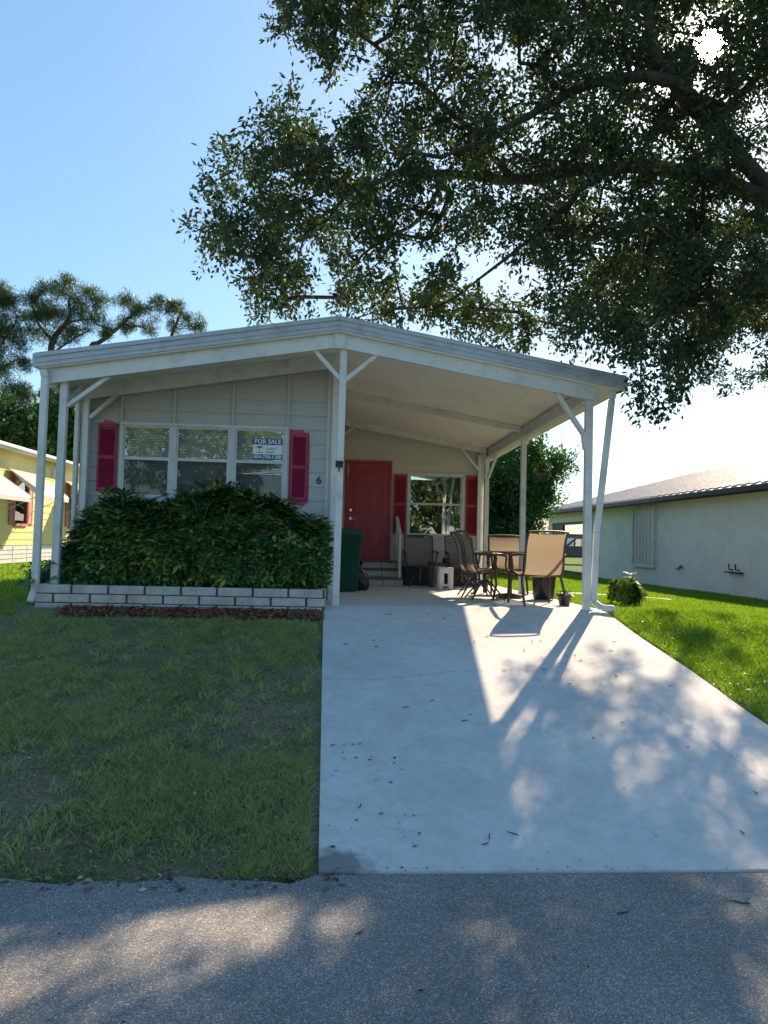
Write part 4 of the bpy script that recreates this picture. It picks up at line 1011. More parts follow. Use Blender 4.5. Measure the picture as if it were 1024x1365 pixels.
# garbage bag
gb = thing('rubbish_bag', 'tied black plastic rubbish bag on the slab between the green bin and the steps', 'rubbish bag', (.46, 12.5, zp(12.5)))
b = MB(); rings = []
for j in range(15):
    t = j/14; z = zp(12.5)+.42*t; r = .20*(math.sin(math.pi*min(1, .16+t*.80))**.55)*(1-.35*t)
    if t > .86: r = .03+.02*(t-.86)*8
    ring = []
    for k in range(28):
        a = 2*math.pi*k/28; rr = r*(1+.10*math.sin(a*7+j*.9)+.07*math.sin(a*11-j*1.3)+.05*math.sin(a*3+j*.5))
        ring.append((.46+rr*math.cos(a)*.85-.03*t, 12.5+rr*math.sin(a), z))
    rings.append(ring)
b.loft(rings); obj('bag_body', b, M['bag'], gb)
b = MB(); b.tube([(.43, 12.5, .36), (.47, 12.48, .42), (.50, 12.46, .40)], [.02, .035, .012], 7); b.tube([(.43, 12.5, .36), (.39, 12.5, .43), (.35, 12.49, .42)], [.02, .03, .01], 7); obj('knot', b, M['bag'], gb)
# barrel planter and little pot
bp = thing('barrel_planter', 'large dark round planter pot standing behind the near tan chair', 'planter', (3.12, 10.95, zp(10.9)))
b = MB(); b.lathe([(.13, 0), (.15, .02), (.175, .30), (.19, .36), (.205, .365), (.205, .40), (.185, .40), (.18, .36)], (3.12, 10.95, zp(10.9)), 26, cap=False); obj('pot', b, M['black'], bp)
b = MB(); b.lathe([(.181, .0), (.001, .02)], (3.12, 10.95, zp(10.9)+.35), 20, cap=False); obj('soil', b, M['soil'], bp)
sp = thing('potted_plant', 'small black pot with trailing green plant at the slab edge beside the right post', 'potted plant', (3.06, 9.75, zp(9.75)))
b = MB(); b.lathe([(.065, 0), (.09, .12), (.10, .125), (.10, .14), (.088, .14), (.086, .12)], (3.06, 9.75, zp(9.75)), 18, cap=False); b.lathe([(.087, .12), (.001, .125)], (3.06, 9.75, zp(9.75)), 18, cap=False); obj('pot', b, M['black'], sp)
def ps():
    a = random.random()*6.28; r = random.uniform(0, .12); return Vector((3.06+r*math.cos(a), 9.75+r*math.sin(a), .13+random.uniform(-.01, .05)-.3*max(0, r-.09))), Vector((math.cos(a)*.5, math.sin(a)*.5, 1)), random.random()
leaves('foliage', *whorls(60, ps, .04, .45, 5), M['tree'], sp, .1)
# hanging basket + hanging chain
hb = thing('hanging_basket', 'dark hanging basket with trailing plant below the right carport beam', 'hanging basket', (3.45, 12.3, 1.84))
cx, cy = 3.45, 12.3
b = MB(); b.lathe([(.07, 0), (.10, .06), (.125, .14), (.132, .145), (.132, .16), (.12, .16), (.115, .14)], (cx, cy, 1.84), 20, cap=False); b.lathe([(.119, .13), (.001, .135)], (cx, cy, 1.84), 20, cap=False); obj('pot', b, M['black'], hb)
b = MB()
for k in range(3): a = 2*math.pi*k/3; b.tube([(cx+.125*math.cos(a), cy+.125*math.sin(a), 1.995), (cx, cy, 2.3)], .0025, 5)
b.tube([(cx, cy, 2.3), (cx, cy, rund(3.45, 12.3)+.01)], .003, 5); obj('hanger', b, M['black'], hb)
def ps2():
    a = random.random()*6.28; r = random.uniform(0, .15); return Vector((cx+r*math.cos(a), cy+r*math.sin(a), 2.02+random.uniform(-.02, .16)-.5*r)), Vector((math.cos(a), math.sin(a), .8)), random.random()
leaves('foliage', *whorls(90, ps2, .06, .4, 5), M['tree'], hb, .1)
b = MB(); zc = 2.56
for k in range(16):
    z = zc-.022*k; b.tube([(3.13+(.004 if k % 2 else 0), 10.2+(0 if k % 2 else .004), z), (3.13-(.004 if k % 2 else 0), 10.2-(0 if k % 2 else .004), z-.024)], .0035, 5)
b.tube([(3.13, 10.2, zc-.35), (3.115, 10.2, zc-.38), (3.13, 10.2, zc-.40), (3.145, 10.2, zc-.38), (3.13, 10.2, zc-.35)], .004, 5)
b.tube([(3.13, 10.2, zc), (3.13, 10.2, rund(3.13, 10.2)-.195)], .004, 5)
one('hanging_chain', b, M['steel'], 'thin chain with a hook hanging below the right carport beam', 'chain', (3.13, 10.2, 2.16))

# ================================================================== NEIGHBOUR ON THE RIGHT
NX = 9.8; NG = -.40
nb = thing('stucco_house', 'long white stucco house with ribbed metal hip roof and dark fascia, at the right', 'house', (14.6, 22, NG))
b = MB()
NW = [(22.3, 23.85, .22, 1.99), (27.25, 27.95, .20, 1.97)]   # window bands along Y
b.box(NX, NX+.2, 10.0, 28.1, NG-.2, 2.16); b.box(NX, NX+.2, 28.1, 33.2, 1.75, 2.16); b.box(NX, NX+.2, 33.2, 33.75, NG-.2, 2.16)
obj('side_wall', b, M['stucco'], nb)
b = MB(); b.box(NX+.2, 19.4, 27.9, 28.1, NG-.2, 2.16); b.box(NX+.2, 19.4, 10.0, 10.2, NG-.2, 2.16); b.box(19.4, 19.6, 10.0, 28.1, NG-.2, 2.16); b.box(19.2, 19.6, 33.35, 33.75, NG-.2, 2.16); obj('wall', b, M['stucco'], nb)
b = MB(); b.box(NX+.03, NX+.13, 28.13, 28.2, NG, 1.74); b.box(NX+.03, NX+.13, 31.7, 33.19, NG, 1.74); b.box(NX+.03, NX+.13, 28.2, 31.7, 1.64, 1.74); b.box(NX+.04, NX+.10, 28.2, 31.7, NG, NG+.12); obj('porch_frame', b, M['dfascia'], nb)
# hip roof
ex0, ex1, ey0, ey1, ez, sl_ = 9.35, 19.9, 9.4, 35.2, 2.24, .30
mx = (ex0+ex1)/2; rh = ez+(mx-ex0)*sl_; q = (mx-ex0)
b = MB(); E0, E1, E2, E3 = (ex0, ey0, ez), (ex1, ey0, ez), (ex1, ey1, ez), (ex0, ey1, ez); A_, B_ = (mx, ey0+q, rh), (mx, ey1-q, rh)
b.add([E0, E1, E2, E3, A_, B_], [(0, 1, 4), (1, 2, 5, 4), (2, 3, 5), (3, 0, 4, 5)])
b.add([(x, y, z-.02) for x, y, z in (E0, E1, E2, E3)], [(3, 2, 1, 0)])
nroof = obj('roof', b, M['mroof'], nb)
b = MB(); y = ey0+.15
while y < ey1:
    t = min(1, (y-ey0)/q, (ey1-y)/q)
    b.bar((ex0, y, ez+.02), (ex0+q*t, y, ez+q*t*sl_+.02), .06, .055); y += .42
for k in range(1, 14):      # sheet laps
    t = k/14; x = ex0+q*t; b.bar((x, ey0+q*t, ez+q*t*sl_+.006), (x, ey1-q*t, ez+q*t*sl_+.01), .05, .04)
x = ex0+.15
while x < ex1:
    t = min((x-ex0)/q, (ex1-x)/q, 1); b.bar((x, ey1, ez+.012), (x, ey1-q*t, ez+q*t*sl_+.012), .035, .03); x += .3
b.bar(E3, B_, .12, .05); b.bar(A_, B_, .14, .05); b.bar(E0, A_, .12, .05)
obj('rib', b, M['mroof'], nroof)
b = MB(); b.box(ex0-.02, ex0, ey0, ey1, 2.06, 2.225); b.box(ex0, ex1, ey1, ey1+.02, 2.06, 2.225); b.box(ex0, ex1, ey0-.02, ey0, 2.06, 2.225); b.box(ex0-.09, ex0-.02, ey0-.02, ey1+.02, 2.10, 2.235, None, .01); obj('fascia', b, M['dfascia'], nroof)
b = MB(); b.box(ex0, NX-.001, ey0, ey1, 2.14, 2.16); b.box(NX+.2, ex1, 28.1, ey1, 2.14, 2.155); obj('soffit', b, M['trim'], nroof)
for (y0, y1, z0, z1) in NW:
    f = MB(); e = .07
    f.box(NX-.10, NX-.001, y0-e, y0, z0-e, z1+e, None, .005); f.box(NX-.10, NX-.001, y1, y1+e, z0-e, z1+e, None, .005); f.box(NX-.102, NX-.001, y0, y1, z1, z1+e, None, .005); f.box(NX-.11, NX-.001, y0, y1, z0-e, z0, None, .005)
    w = obj('window', f, M['trim'], nb)
    s = MB(); vs = []; n = int((y1-y0)/.06)
    for i in range(n+1):
        y = y0+(y1-y0)*i/n; x = NX-.004-(.055 if (i//2) % 2 else 0); vs += [(x, y, z0), (x, y, z1)]
    s.add(vs, [(2*i, 2*i+1, 2*i+3, 2*i+2) for i in range(n)]); obj('storm_panel', s, M['alu'], w)
b = MB()
for y in (17.55, 17.85): b.tube([(NX, y, .28), (NX-.09, y, .28), (NX-.10, y, .42)], .018, 8)
b.box(NX-.14, NX-.001, 17.35, 18.0, .20, .235); obj('utility_bracket', b, M['black'], nb)
b = MB(); b.tube([(NX, 20.5, .24), (NX-.1, 20.5, .24), (NX-.12, 20.5, .14)], .016, 8); b.tube([(NX-.06, 20.44, .28), (NX-.06, 20.56, .28)], .02, 8); b.tube([(NX-.02, 20.9, .2), (NX-.02, 20.5, .24)], .012, 6); obj('hose_tap', b, M['black'], nb)

# ================================================================== YELLOW HOUSE
YX = -8.7; yh = thing('yellow_house', 'yellow sided mobile home with coral shutters and white awnings, at the left', 'house', (-11, 22, -.1))
WY = [(17.35, 18.35, 1.03, 2.0), (21.02, 21.86, 1.02, 2.36), (25.25, 26.1, 1.02, 2.36)]
Y0, Y1 = 12.5, 31.
b = MB(); siding(b, (YX, Y0, 0), (0, 1, 0), Y1-Y0, .42, 2.98, .203, 2.2, None, [(a-Y0, c-Y0, z0, z1) for a, c, z0, z1 in WY]); obj('side_wall', b, M['yellow'], yh)
b = MB(); b.box(YX-6.5, YX, Y0-.05, Y0, -.1, 2.98); b.box(YX-6.5, YX, Y1, Y1+.05, -.1, 2.98); b.box(YX-6.5, YX-6.4, Y0, Y1, -.1, 2.98); obj('wall', b, M['yellow'], yh)
b = MB(); b.box(YX-6.8, YX+.28, Y0-.4, Y1+.4, 2.97, 3.02); b.add([(YX-6.8, Y0-.4, 3.02), (YX+.28, Y0-.4, 3.02), (YX+.28, Y1+.4, 3.02), (YX-6.8, Y1+.4, 3.02), (YX-3.3, Y0-.4, 3.5), (YX-3.3, Y1+.4, 3.5)], [(0, 1, 4), (1, 2, 5, 4), (2, 3, 5), (3, 0, 4, 5)])
rfy = obj('roof', b, M['wroof'], yh)
b = MB(); b.box(YX+.28, YX+.31, Y0-.4, Y1+.4, 2.90, 3.05); b.box(YX+.31, YX+.40, Y0-.4, Y1+.4, 2.96, 3.045, None, .01); obj('fascia', b, M['wroof'], rfy)
b = MB()
for k in range(4): b.box(YX-.02, YX+.012, Y0, Y1, -.06+.12*k, .045+.12*k)
for k in range(20): b.box(YX-.03, YX+.02, Y0+.95*k, Y0+.95*k+.04, -.1, .42)
obj('skirting', b, M['trim'], yh); b = MB(); b.box(YX-.06, YX-.04, Y0, Y1, -.2, .42); obj('skirting_backing', b, M['dark'], yh)
b = MB(); b.box(YX+.01, YX+.05, 23.65, 24.2, 2.50, 2.74, None, .01); b.box(YX+.05, YX+.06, 23.72, 24.13, 2.55, 2.69); obj('wall_vent', b, M['trim'], yh)
for i, (a, c, z0, z1) in enumerate(WY):
    f = MB(); e = .05
    f.box(YX-.03, YX+.045, a-e, a, z0-e, z1+e); f.box(YX-.03, YX+.045, c, c+e, z0-e, z1+e); f.box(YX-.03, YX+.046, a, c, z1, z1+e); f.box(YX-.03, YX+.06, a-.02, c+.02, z0-e-.02, z0); f.box(YX-.03, YX+.03, a, c, (z0+z1)/2-.02, (z0+z1)/2+.02)
    w = obj('window', f, M['coral'], yh)
    g = MB(); g.box(YX-.012, YX-.008, a, c, z0, z1); obj('pane', g, M['glass2'], w)
    for s0, s1 in ((a-.34, a-.06), (c+.06, c+.34)):
        s = MB(); s.box(YX+.017, YX+.03, s0, s1, z0-.03, z1+.02)
        s.box(YX+.03, YX+.05, s0, s0+.04, z0-.03, z1+.02); s.box(YX+.03, YX+.05, s1-.04, s1, z0-.03, z1+.02)
        z = z0
        while z < z1-.03: s.add([(YX+.048, s0+.04, z), (YX+.048, s1-.04, z), (YX+.032, s1-.04, z+.045), (YX+.032, s0+.04, z+.045)], [(0, 1, 2, 3)]); z += .05
        obj('shutter', s, M['coral'], yh)
# awnings
for i, (y0, y1, zt) in enumerate([(16.6, 19.6, 2.35), (20.5, 22.35, 2.47), (24.7, 26.6, 2.47)]):
    aw = MB(); xo = YX+.95; zo = zt-.62; n = 10
    T = [(YX+.05+(xo-YX-.05)*k/n, zt-.62*(k/n)) for k in range(n)]+[(xo, zo), (xo+.045, zo-.06), (xo+.04, zo-.17)]
    top = [(x, y0, z) for x, z in T]+[(x, y1, z) for x, z in T]; m = len(T)
    aw.add(top, [(k, m+k, m+k+1, k+1) for k in range(m-1)]); aw.add([(x, y, z-.012) for x, y, z in top], [(k+1, m+k+1, m+k, k) for k in range(m-1)])
    ny = int((y1-y0)/.2)
    for k in range(ny+1):
        y = y0+(y1-y0)*k/ny; aw.bar((YX+.05, y, zt+.006), (xo, y, zo+.006), .03, .014)
    for y in (y0, y1):     # closed side cheeks
        s_ = .006 if y == y1 else -.006
        aw.add([(YX+.05, y, zt), (xo, y, zo), (xo+.04, y, zo-.17), (xo-.25, y, zo+.0)], [(0, 1, 2, 3)])
    ao = obj('awning', aw, M['awn'], yh)
    ar = MB()
    for y in (y0+.08, y1-.08): ar.tube([(YX+.03, y, 1.38 if i else 1.3), (xo-.02, y, zo-.02)], .011, 6)
    obj('awning_arm', ar, M['awn'], ao)
b = MB(); b.box(YX-5, YX-.9, Y0+.2, Y1-.2, .3, .35); obj('floor', b, M['dark'], yh)

# far pink-roofed house and dark car seen through the neighbour's porch
ph = thing('distant_house', 'far low house with pale pink roof seen through the stucco house porch', 'house', (24, 78, -.2))
b = MB(); b.box(14, 36, 75, 84, -.3, 1.9); obj('wall', b, mat('grey_render', (.25, .25, .26)), ph)
b = MB(); b.add([(13.4, 74.4, 1.9), (36.6, 74.4, 1.9), (36.6, 84.6, 1.9), (13.4, 84.6, 1.9), (18, 79.5, 3.6), (32, 79.5, 3.6)], [(0, 1, 5, 4), (1, 2, 5), (2, 3, 4, 5), (3, 0, 4)]); obj('roof', b, M['pinkroof'], ph)
cr = thing('parked_car', 'dark blue car parked far off, seen through the stucco house porch', 'car', (15.6, 47, -.2))
b = MB(); pr = [(-2.2, .25), (-2.2, .75), (-1.9, .85), (-1.15, .92), (-.5, 1.42), (1.0, 1.45), (1.7, 1.0), (2.15, .9), (2.25, .3)]
rg = lambda y, k: [(15.6+x*k, y, -.2+(z if z < .9 else z)) for x, z in pr]
b.loft([rg(46.15, .97), rg(46.3, 1), rg(47.7, 1), rg(47.85, .97)], False); obj('body', b, mat('dark_car_paint', (.03, .045, .08), None, 3, .25), cr)
for sx in (-1.4, 1.4):
    for y in (46.1, 47.7): b = MB(); b.tube([(15.6+sx, y, .12), (15.6+sx, y+.2, .12)], .32, 16); obj('wheel', b, M['rubber'], cr)
b = MB(); b.poly([(15.6-.9, 46.13, .72), (15.6+1.3, 46.13, .74), (15.6+.9, 46.13, 1.2), (15.6-.4, 46.13, 1.18)]); obj('window', b, M['glass2'], cr)

# ================================================================== TREES
# --- the live oak (trunk stands right of the frame)
def inpoly(x, y, pg):
    c = False; n = len(pg)
    for i in range(n):
        x1, y1 = pg[i]; x2, y2 = pg[(i+1) % n]
        if (y1 > y) != (y2 > y) and x < (x2-x1)*(y-y1)/(y2-y1)+x1: c = not c
    return c
OUT = [(366, -260), (378, 20), (388, 45), (415, 70), (428, 108), (452, 128), (462, 95), (500, 90), (505, 130), (460, 160), (430, 165), (395, 150), (348, 146), (346, 176), (292, 194), (278, 230), (270, 280), (258, 322), (288, 336), (318, 350), (328, 385), (345, 420), (400, 425), (600, 440), (680, 462), (740, 455), (790, 462), (838, 470), (852, 520), (850, 562), (868, 580), (886, 570), (905, 520), (950, 485), (965, 450), (1040, 420), (1330, 470), (1400, 200), (1380, -330), (600, -420)]
HOLES = [(645, 352, 34), (690, 372, 22), (478, 112, 18), (1012, 200, 14), (735, 440, 20), (560, 300, 10), (660, 60, 9), (1000, 150, 12), (330, 260, 9), (600, 120, 8)]
ctr = []
SP = 31
for gy in range(-420, 600, SP):
    for gx in range(250, 1400, SP):
        for layer in range(3):
            x = gx+random.uniform(-.5, .5)*SP; y = gy+random.uniform(-.5, .5)*SP
            if not inpoly(x, y, OUT): continue
            if x > 1060 or y < -40:
                if random.random() < .45: continue
            if any((x-hx)**2+(y-hy)**2 < (hr_+10)**2 for hx, hy, hr_ in HOLES): continue
            Yd = (random.uniform(8.2, 9.8), random.uniform(8.9, 11.4), random.uniform(10.3, 12.6))[layer]
            if layer == 0 and float(fbm(np.array(x/55.), np.array(y/55.), 77)) < .33: continue
            if layer == 1 and float(fbm(np.array(x/62.), np.array(y/62.), 41+layer)) < .42: continue
            if layer == 2 and (x < 640 or random.random() < .55): continue
            if y > 395 and x < 860 and layer < 2: Yd = random.uniform(9.4, 11.2) if x < 750 else random.uniform(7.9, 8.5)
            if y > 460 and layer == 2: continue
            if y > 460: Yd = random.uniform(7.8, 8.6)
            if y > 330 and x > 860 and layer < 2: Yd = random.uniform(7.8, 9.4)
            q = at(x, y, Yd)
            if q.x < 3.9 and q.y > 8.6 and q.z < rtop(q.x)+.42: continue
            hh = q.z+.35; sxx, syy = q.x-.72*hh, q.y-1.405*hh
            if .8 < sxx < 2.3 and 5.5 < syy < 9.4: continue
            if 2.3 <= sxx < 3.6 and 5.6 < syy < 9.4 and random.random() < .45: continue
            if 3.6 <= sxx and 5.0 < syy and random.random() < .5: continue
            ctr.append(q)
def L(*pp): return [tuple(at(px, py, Y)) for px, py, Y in pp]
tb_ = (7.9, 9.9, -.35)
limbs = [
 ([tb_, (7.8, 9.9, 1.0), (7.5, 9.8, 2.4), (7.1, 9.7, 3.4)], .42, .30),
 (L((1190, 380, 9.6), (1100, 300, 9.5), (1030, 260, 9.4), (975, 190, 9.3), (905, 125, 9.2), (868, 40, 9.1), (850, -60, 9.0), (800, -200, 9.2)), .14, .04),
 (L((1110, 320, 9.5), (1040, 272, 9.4), (930, 232, 9.3), (800, 224, 9.4), (690, 240, 9.7), (600, 230, 10.), (530, 230, 10.2), (460, 262, 10.4), (410, 312, 10.6)), .13, .015),
 (L((965, 150, 9.3), (880, 105, 9.0), (800, 108, 8.9), (720, 148, 8.8), (650, 186, 8.8), (590, 210, 8.8)), .09, .02),
 (L((1190, 400, 9.6), (1090, 390, 9.2), (1000, 385, 8.8), (920, 400, 8.5), (850, 440, 8.3)), .12, .02),
 (L((1150, 300, 9.6), (1180, 100, 9.9), (1240, -60, 10.3), (1250, -250, 10.6)), .17, .05),
 (L((800, 224, 9.4), (740, 290, 9.6), (680, 340, 9.9), (600, 400, 10.4)), .05, .012),
 (L((600, 230, 10.), (560, 290, 10.2), (500, 330, 10.4), (450, 380, 10.6)), .04, .012),
 (L((690, 240, 9.7), (600, 150, 9.6), (500, 60, 9.6), (430, 0, 9.6)), .05, .012),
]
def sun_gap(P):
    v = P-np.array(EYE); d = v@np.array(SUN); r = np.linalg.norm(v-d[:, None]*np.array(SUN), axis=1)
    return RNG.random(len(P)) < np.clip((r-.10)/.16, 0, 1)
# clusters that break up the sunlight on the drive and the right lawn
for n_, gx0, gx1, gy0, gy1, h0, h1 in ((95, -.2, 3.8, 2.9, 5.35, 4.6, 7.5), (16, 1.7, 3.5, 5.4, 7.0, 4.8, 7.5), (46, 3.6, 6.0, 4.2, 8.6, 4.0, 7.0)):
    for _ in range(n_):
        gx, gy, h = random.uniform(gx0, gx1), random.uniform(gy0, gy1), random.uniform(h0, h1)
        gz_ = float(tz(np.array(gx), np.array(gy))); q = Vector((gx+.72*h, gy+1.405*h, gz_+h))
        if q.x < 3.9 and q.z < 3.9: continue
        ctr.append(q)
tree('oak_tree', 'large spreading oak whose leafy limbs overhang the carport from the right', 'tree', tb_, limbs, ctr, .25, 14, 12, .12, .084, .038, M['oak'], M['bark'], keep=sun_gap, up=-.1, droop=.25, spray=.30, seg=.45, jit=.07)

# --- pines behind the yellow house
def pine(label, bx, Y, blobs, limbs_px, n=7):
    base = at(bx, 748, Y); base.z = -.15
    T = []
    for px, py, r in blobs:
        k = max(4, int((r/10)**2*2.1))
        for i in range(k):
            a = random.random()*6.28; rr = r*random.random()**.5
            T.append(at(px+rr*math.cos(a), py+rr*math.sin(a)*.62, Y+random.uniform(-1, 1)*r/22))
    lb = [([tuple(at(x, y, Y)) for x, y in pl] if i else [tuple(base)]+[tuple(at(x, y, Y)) for x, y in pl], ra, rb) for i, (pl, ra, rb) in enumerate(limbs_px)]
    t = thing('pine_tree', label, 'tree', tuple(base), 0, 'pine trees behind the yellow house')
    mb, _ = skeleton(lb, T, .18, .9); obj('trunk', mb, M['pbark'], t)
    leaves('crown', *clump_leaves(T, .38, 8, 34, .2, .21, .022, up=.7, flatz=.7), M['pine'], t)
pine('tall pine with a broad flat dark crown, second from the left edge', 62, 38, [(60, 395, 22), (90, 388, 24), (118, 400, 24), (45, 420, 20), (75, 425, 26), (105, 430, 22), (135, 425, 16), (60, 450, 16), (95, 455, 16), (30, 400, 10), (140, 445, 8), (35, 445, 10)], [([(68, 560), (68, 480), (72, 450), (92, 425), (92, 400)], .26, .06), ([(72, 455), (50, 430), (42, 405)], .08, .02), ([(90, 430), (118, 425), (138, 430)], .06, .02), ([(70, 470), (100, 450), (120, 440)], .06, .02)])
pine('pine leaning right, its crown above the left end of the house roof', 140, 41, [(165, 402, 14), (185, 408, 20), (205, 415, 15), (178, 430, 14), (198, 438, 12), (170, 440, 9), (212, 405, 8)], [([(130, 560), (120, 470), (135, 455), (165, 430), (185, 412)], .22, .05), ([(150, 440), (130, 432), (120, 420)], .06, .02), ([(165, 432), (190, 436), (202, 446)], .06, .02)])
pine('small pine crown farthest right above the house roof', 225, 41, [(240, 415, 15), (255, 428, 12), (228, 412, 10), (242, 435, 13), (262, 436, 6)], [([(222, 560), (222, 480), (232, 440), (242, 415)], .18, .05)])
pine('tall pine cut by the left edge of the view', -6, 36, [(-20, 400, 30), (8, 400, 18), (10, 430, 24), (-10, 445, 26), (25, 455, 14), (10, 480, 20), (30, 485, 10), (-15, 500, 24), (12, 520, 22), (30, 530, 16), (5, 550, 18), (40, 550, 10), (-12, 390, 20), (-40, 450, 30)], [([(-6, 620), (-8, 500), (-6, 440), (-4, 400)], .26, .06), ([(-6, 470), (15, 440), (25, 420)], .07, .02), ([(-6, 540), (20, 520), (38, 530)], .06, .02), ([(-6, 500), (20, 480), (32, 480)], .05, .02)])

# --- broadleaf trees
def blob_tree(name, label, base, blobs, trunk_r, lg, wd, m, rad=.5, tips=14, per=11, dens=1., group=None, up=.3, surf=True, bark='bark', tipr=.18):
    T = []
    for cx, cy, cz, r in blobs:
        k = max(4, int(dens*7*(r/rad)**2*.55))
        for i in range(k):
            d = Vector((random.gauss(0, 1), random.gauss(0, 1), random.gauss(0, 1))).normalized(); rr = r*(random.uniform(.62, 1.) if surf and random.random() < .8 else random.random())
            p = Vector((cx, cy, cz))+d*rr
            if p.z > base[2]+.2: T.append(p)
    b0 = Vector(base); top = Vector(blobs[0][:3]); lb = [([tuple(b0), tuple(b0.lerp(top, .35)+Vector((.1, 0, 0))), tuple(b0.lerp(top, .7)), tuple(top)], trunk_r, trunk_r*.3)]
    for c in blobs[1:]: lb.append(([tuple(b0.lerp(top, .45)), tuple(b0.lerp(top, .5).lerp(Vector(c[:3]), .6)), tuple(c[:3])], trunk_r*.4, trunk_r*.12))
    return tree(name, label, 'tree', base, lb, T, rad, tips, per, tipr, lg, wd, m, M[bark], group, up=up, seg=.8)
# big rounded tree behind the carport
gz = -.12
blob_tree('round_tree', 'dense rounded dark green tree standing behind the right side of the carport', (6.0, 24, gz),
          [(5.6, 24, 2.9, 1.2), (6.8, 24, 3.2, .65), (5.2, 24.4, 1.5, 1.3), (5.6, 23.8, 1.4, 1.0), (6.75, 24, 2.55, .55), (4.6, 24.3, 2.8, 1.1), (5.4, 23.6, .6, 1.0), (4.4, 24.2, .9, 1.2), (6.2, 24, 3.75, .45), (5.5, 24, 3.9, .5), (7.3, 23.9, 3.35, .25), (5.95, 24, .5, .6), (6.1, 24, 1.9, .5)], .18, .13, .055, M['round'], .40, 16, 12, 1.6, tipr=.2)
# trees behind the yellow house
tg = 'leafy trees behind the yellow house'
def zat(px, py, Y, r): q = at(px, py, Y); return (q.x, q.y, q.z, r)
blob_tree('broadleaf_tree', 'leafy tree with pale new leaves, between the two left posts behind the yellow house', tuple(at(95, 748, 34))[:2]+(gz,), [zat(88, 560, 34, 1.5), zat(70, 590, 34, 1.3), zat(100, 600, 34, 1.6), zat(118, 570, 34, 1.4), zat(75, 545, 34, .8), zat(60, 610, 34, 1.2)], .2, .30, .14, M['tree'], .6, 10, 8, .9, tg)
blob_tree('broadleaf_tree', 'leafy green tree behind the near end of the yellow house roof, at the left edge', tuple(at(10, 748, 32))[:2]+(gz,), [zat(10, 590, 32, 1.5), zat(35, 600, 32, 1.3), zat(-20, 585, 32, 1.8), zat(52, 612, 32, 1.1), zat(20, 615, 32, 1.5), zat(-40, 600, 32, 2.)], .22, .26, .12, M['tree'], .6, 10, 8, .9, tg)
blob_tree('broadleaf_tree', 'darker leafy tree low behind the far end of the yellow house', tuple(at(140, 748, 40))[:2]+(gz,), [zat(140, 640, 40, 2.4), zat(110, 650, 40, 2.2), zat(170, 660, 40, 2.4), zat(100, 690, 40, 2.)], .25, .3, .13, M['tree'], .7, 9, 8, .8, tg)
# far tree line as one mass
P = []
for i in range(170):
    x = -70+i*.95+random.uniform(-.5, .5); y = 98+random.uniform(-3, 3); hh = 3.0+3.2*float(fbm(np.array(i*.13), np.array(.5), 6))
    for k in range(int(hh*3)): P.append((x+random.uniform(-1, 1), y+random.uniform(-1, 1), random.uniform(-.2, hh)))
o = leaves('tree_line', *clump_leaves(np.array(P), 1.1, 5, 9, .5, .8, .45, up=.3), M['tree'], None, .15); tag(o, 'low far-off line of trees on the horizon behind the houses', 'trees', kind='stuff')
# across the street (seen only as reflections in the window panes)
rg_ = 'street trees opposite, mirrored in the windows'
blob_tree('street_tree', 'leafy street tree opposite the triple window, seen mirrored in its panes', (-5.2, -14.5, -.8), [(-5.2, -14.5, 4.6, 2.2), (-7, -14.5, 4.2, 1.9), (-3.8, -14.2, 5.2, 1.7), (-8.6, -15, 5.2, 2.), (-5.6, -14.6, 6.6, 1.8), (-6.4, -14.2, 2.6, 1.3)], .22, .30, .15, M['street'], .6, 8, 8, .7, rg_)
blob_tree('street_tree', 'dark street tree opposite the porch window, seen mirrored in its panes', (6.4, -15, -.8), [(6.4, -15, 3.6, 2.4), (8.6, -15, 3.4, 2.2), (4.4, -15.4, 4.6, 1.8), (7, -15, 5.8, 2.2), (10.4, -15.4, 4.8, 2.2), (5.4, -14.8, 2., 1.5)], .25, .30, .15, M['tree'], .6, 8, 8, .7, rg_)
oh = thing('opposite_house', 'low white gabled house across the street, seen mirrored in the windows', 'house', (0, -26, -.8))
b = MB(); b.box(-5, 5, -34, -26, -.9, 1.7); obj('wall', b, M['stucco'], oh)
b = MB(); b.add([(-5.5, -25.6, 1.7), (5.5, -25.6, 1.7), (0, -25.6, 3.3), (-5.5, -34.4, 1.7), (5.5, -34.4, 1.7), (0, -34.4, 3.3)], [(1, 0, 2), (3, 4, 5), (0, 3, 5, 2), (4, 1, 2, 5), (0, 1, 4, 3)]); obj('roof', b, M['wroof'], oh)
b = MB(); b.box(-2.4, -1, -25.99, -25.95, .1, 1.2); b.box(1.2, 2.6, -25.99, -25.95, .1, 1.2); obj('window', b, M['dark'], oh)

# ================================================================== LIGHT, SKY, CAMERA
w = bpy.data.worlds.new('World'); bpy.context.scene.world = w; w.use_nodes = True
N, Lk = w.node_tree.nodes, w.node_tree.links; N.clear()
out = N.new('ShaderNodeOutputWorld'); bg = N.new('ShaderNodeBackground'); bg.inputs[1].default_value = .15
sky = N.new('ShaderNodeTexSky'); sky.sky_type = 'NISHITA'; sky.sun_disc = False; sky.sun_elevation = SUN_EL; sky.sun_rotation = SUN_AZ
sky.air_density = 1.0; sky.dust_density = .5; sky.ozone_density = 3.; sky.altitude = 0
hs_ = N.new('ShaderNodeHueSaturation'); hs_.inputs['Saturation'].default_value = 1.48; gm = N.new('ShaderNodeGamma'); gm.inputs[1].default_value = .56; Lk.new(sky.outputs[0], gm.inputs[0]); Lk.new(gm.outputs[0], hs_.inputs['Color']); tn = N.new('ShaderNodeMix'); tn.data_type = 'RGBA'; tn.blend_type = 'MULTIPLY'; tn.inputs[0].default_value = 1.; tn.inputs[7].default_value = (.93, 1.0, 1.0, 1); Lk.new(hs_.outputs[0], tn.inputs[6]); Lk.new(tn.outputs[2], bg.inputs[0])
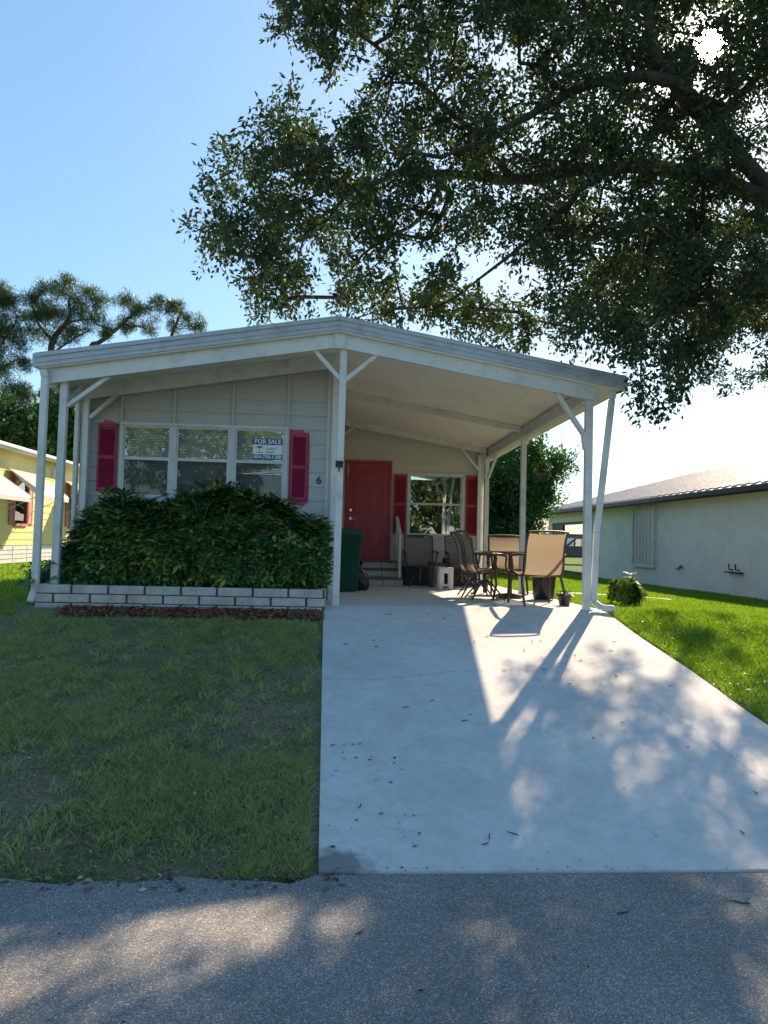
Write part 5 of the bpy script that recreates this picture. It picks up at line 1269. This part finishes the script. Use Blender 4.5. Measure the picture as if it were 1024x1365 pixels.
# the sun itself, seen through the leaves
tc = N.new('ShaderNodeTexCoord'); dp = N.new('ShaderNodeVectorMath'); dp.operation = 'DOT_PRODUCT'; dp.inputs[1].default_value = tuple(SUN)
Lk.new(tc.outputs['Generated'], dp.inputs[0])
mr = N.new('ShaderNodeMapRange'); mr.interpolation_type = 'SMOOTHSTEP'; mr.inputs[1].default_value = math.cos(R_(1.05)); mr.inputs[2].default_value = math.cos(R_(.75)); Lk.new(dp.outputs['Value'], mr.inputs[0])
bg2 = N.new('ShaderNodeBackground'); bg2.inputs[0].default_value = (1, .97, .9, 1)
ml = N.new('ShaderNodeMath'); ml.operation = 'MULTIPLY'; ml.inputs[1].default_value = 30; Lk.new(mr.outputs[0], ml.inputs[0]); 
au = N.new('ShaderNodeMapRange'); au.inputs[1].default_value = math.cos(R_(9)); au.inputs[2].default_value = 1.; Lk.new(dp.outputs['Value'], au.inputs[0])
ap = N.new('ShaderNodeMath'); ap.operation = 'POWER'; ap.inputs[1].default_value = 4; Lk.new(au.outputs[0], ap.inputs[0])
aa = N.new('ShaderNodeMath'); aa.operation = 'MULTIPLY_ADD'; aa.inputs[1].default_value = 1.2; Lk.new(ap.outputs[0], aa.inputs[0]); Lk.new(ml.outputs[0], aa.inputs[2]); Lk.new(aa.outputs[0], bg2.inputs[1])
ad = N.new('ShaderNodeAddShader'); Lk.new(bg.outputs[0], ad.inputs[0]); Lk.new(bg2.outputs[0], ad.inputs[1]); Lk.new(ad.outputs[0], out.inputs[0])

sl = bpy.data.lights.new('sun', 'SUN'); sl.energy = 3.8; sl.angle = R_(.6); sl.color = (1, .78, .55)
so = bpy.data.objects.new('sun', sl); C.objects.link(so); so.rotation_euler = SUN.to_track_quat('Z', 'Y').to_euler(); so.location = (20, 40, 30)

cam = bpy.data.cameras.new('camera'); co = bpy.data.objects.new('camera', cam); C.objects.link(co)
cam.sensor_fit = 'VERTICAL'; cam.sensor_height = 24; cam.sensor_width = 18; cam.lens = 24*F/1365; cam.clip_end = 2000; cam.clip_start = .05
co.matrix_world = Matrix.Translation(EYE) @ Matrix((RV, UV, -fw)).transposed().to_4x4()
sc = bpy.context.scene; sc.camera = co
sc.view_settings.view_transform = 'Standard'; sc.view_settings.look = 'None'; sc.view_settings.exposure = 1.48; sc.view_settings.gamma = 1
sc.cycles.max_bounces = 8; sc.cycles.transparent_max_bounces = 12; sc.cycles.use_denoising = True
sc.render.resolution_x = 768; sc.render.resolution_y = 1024
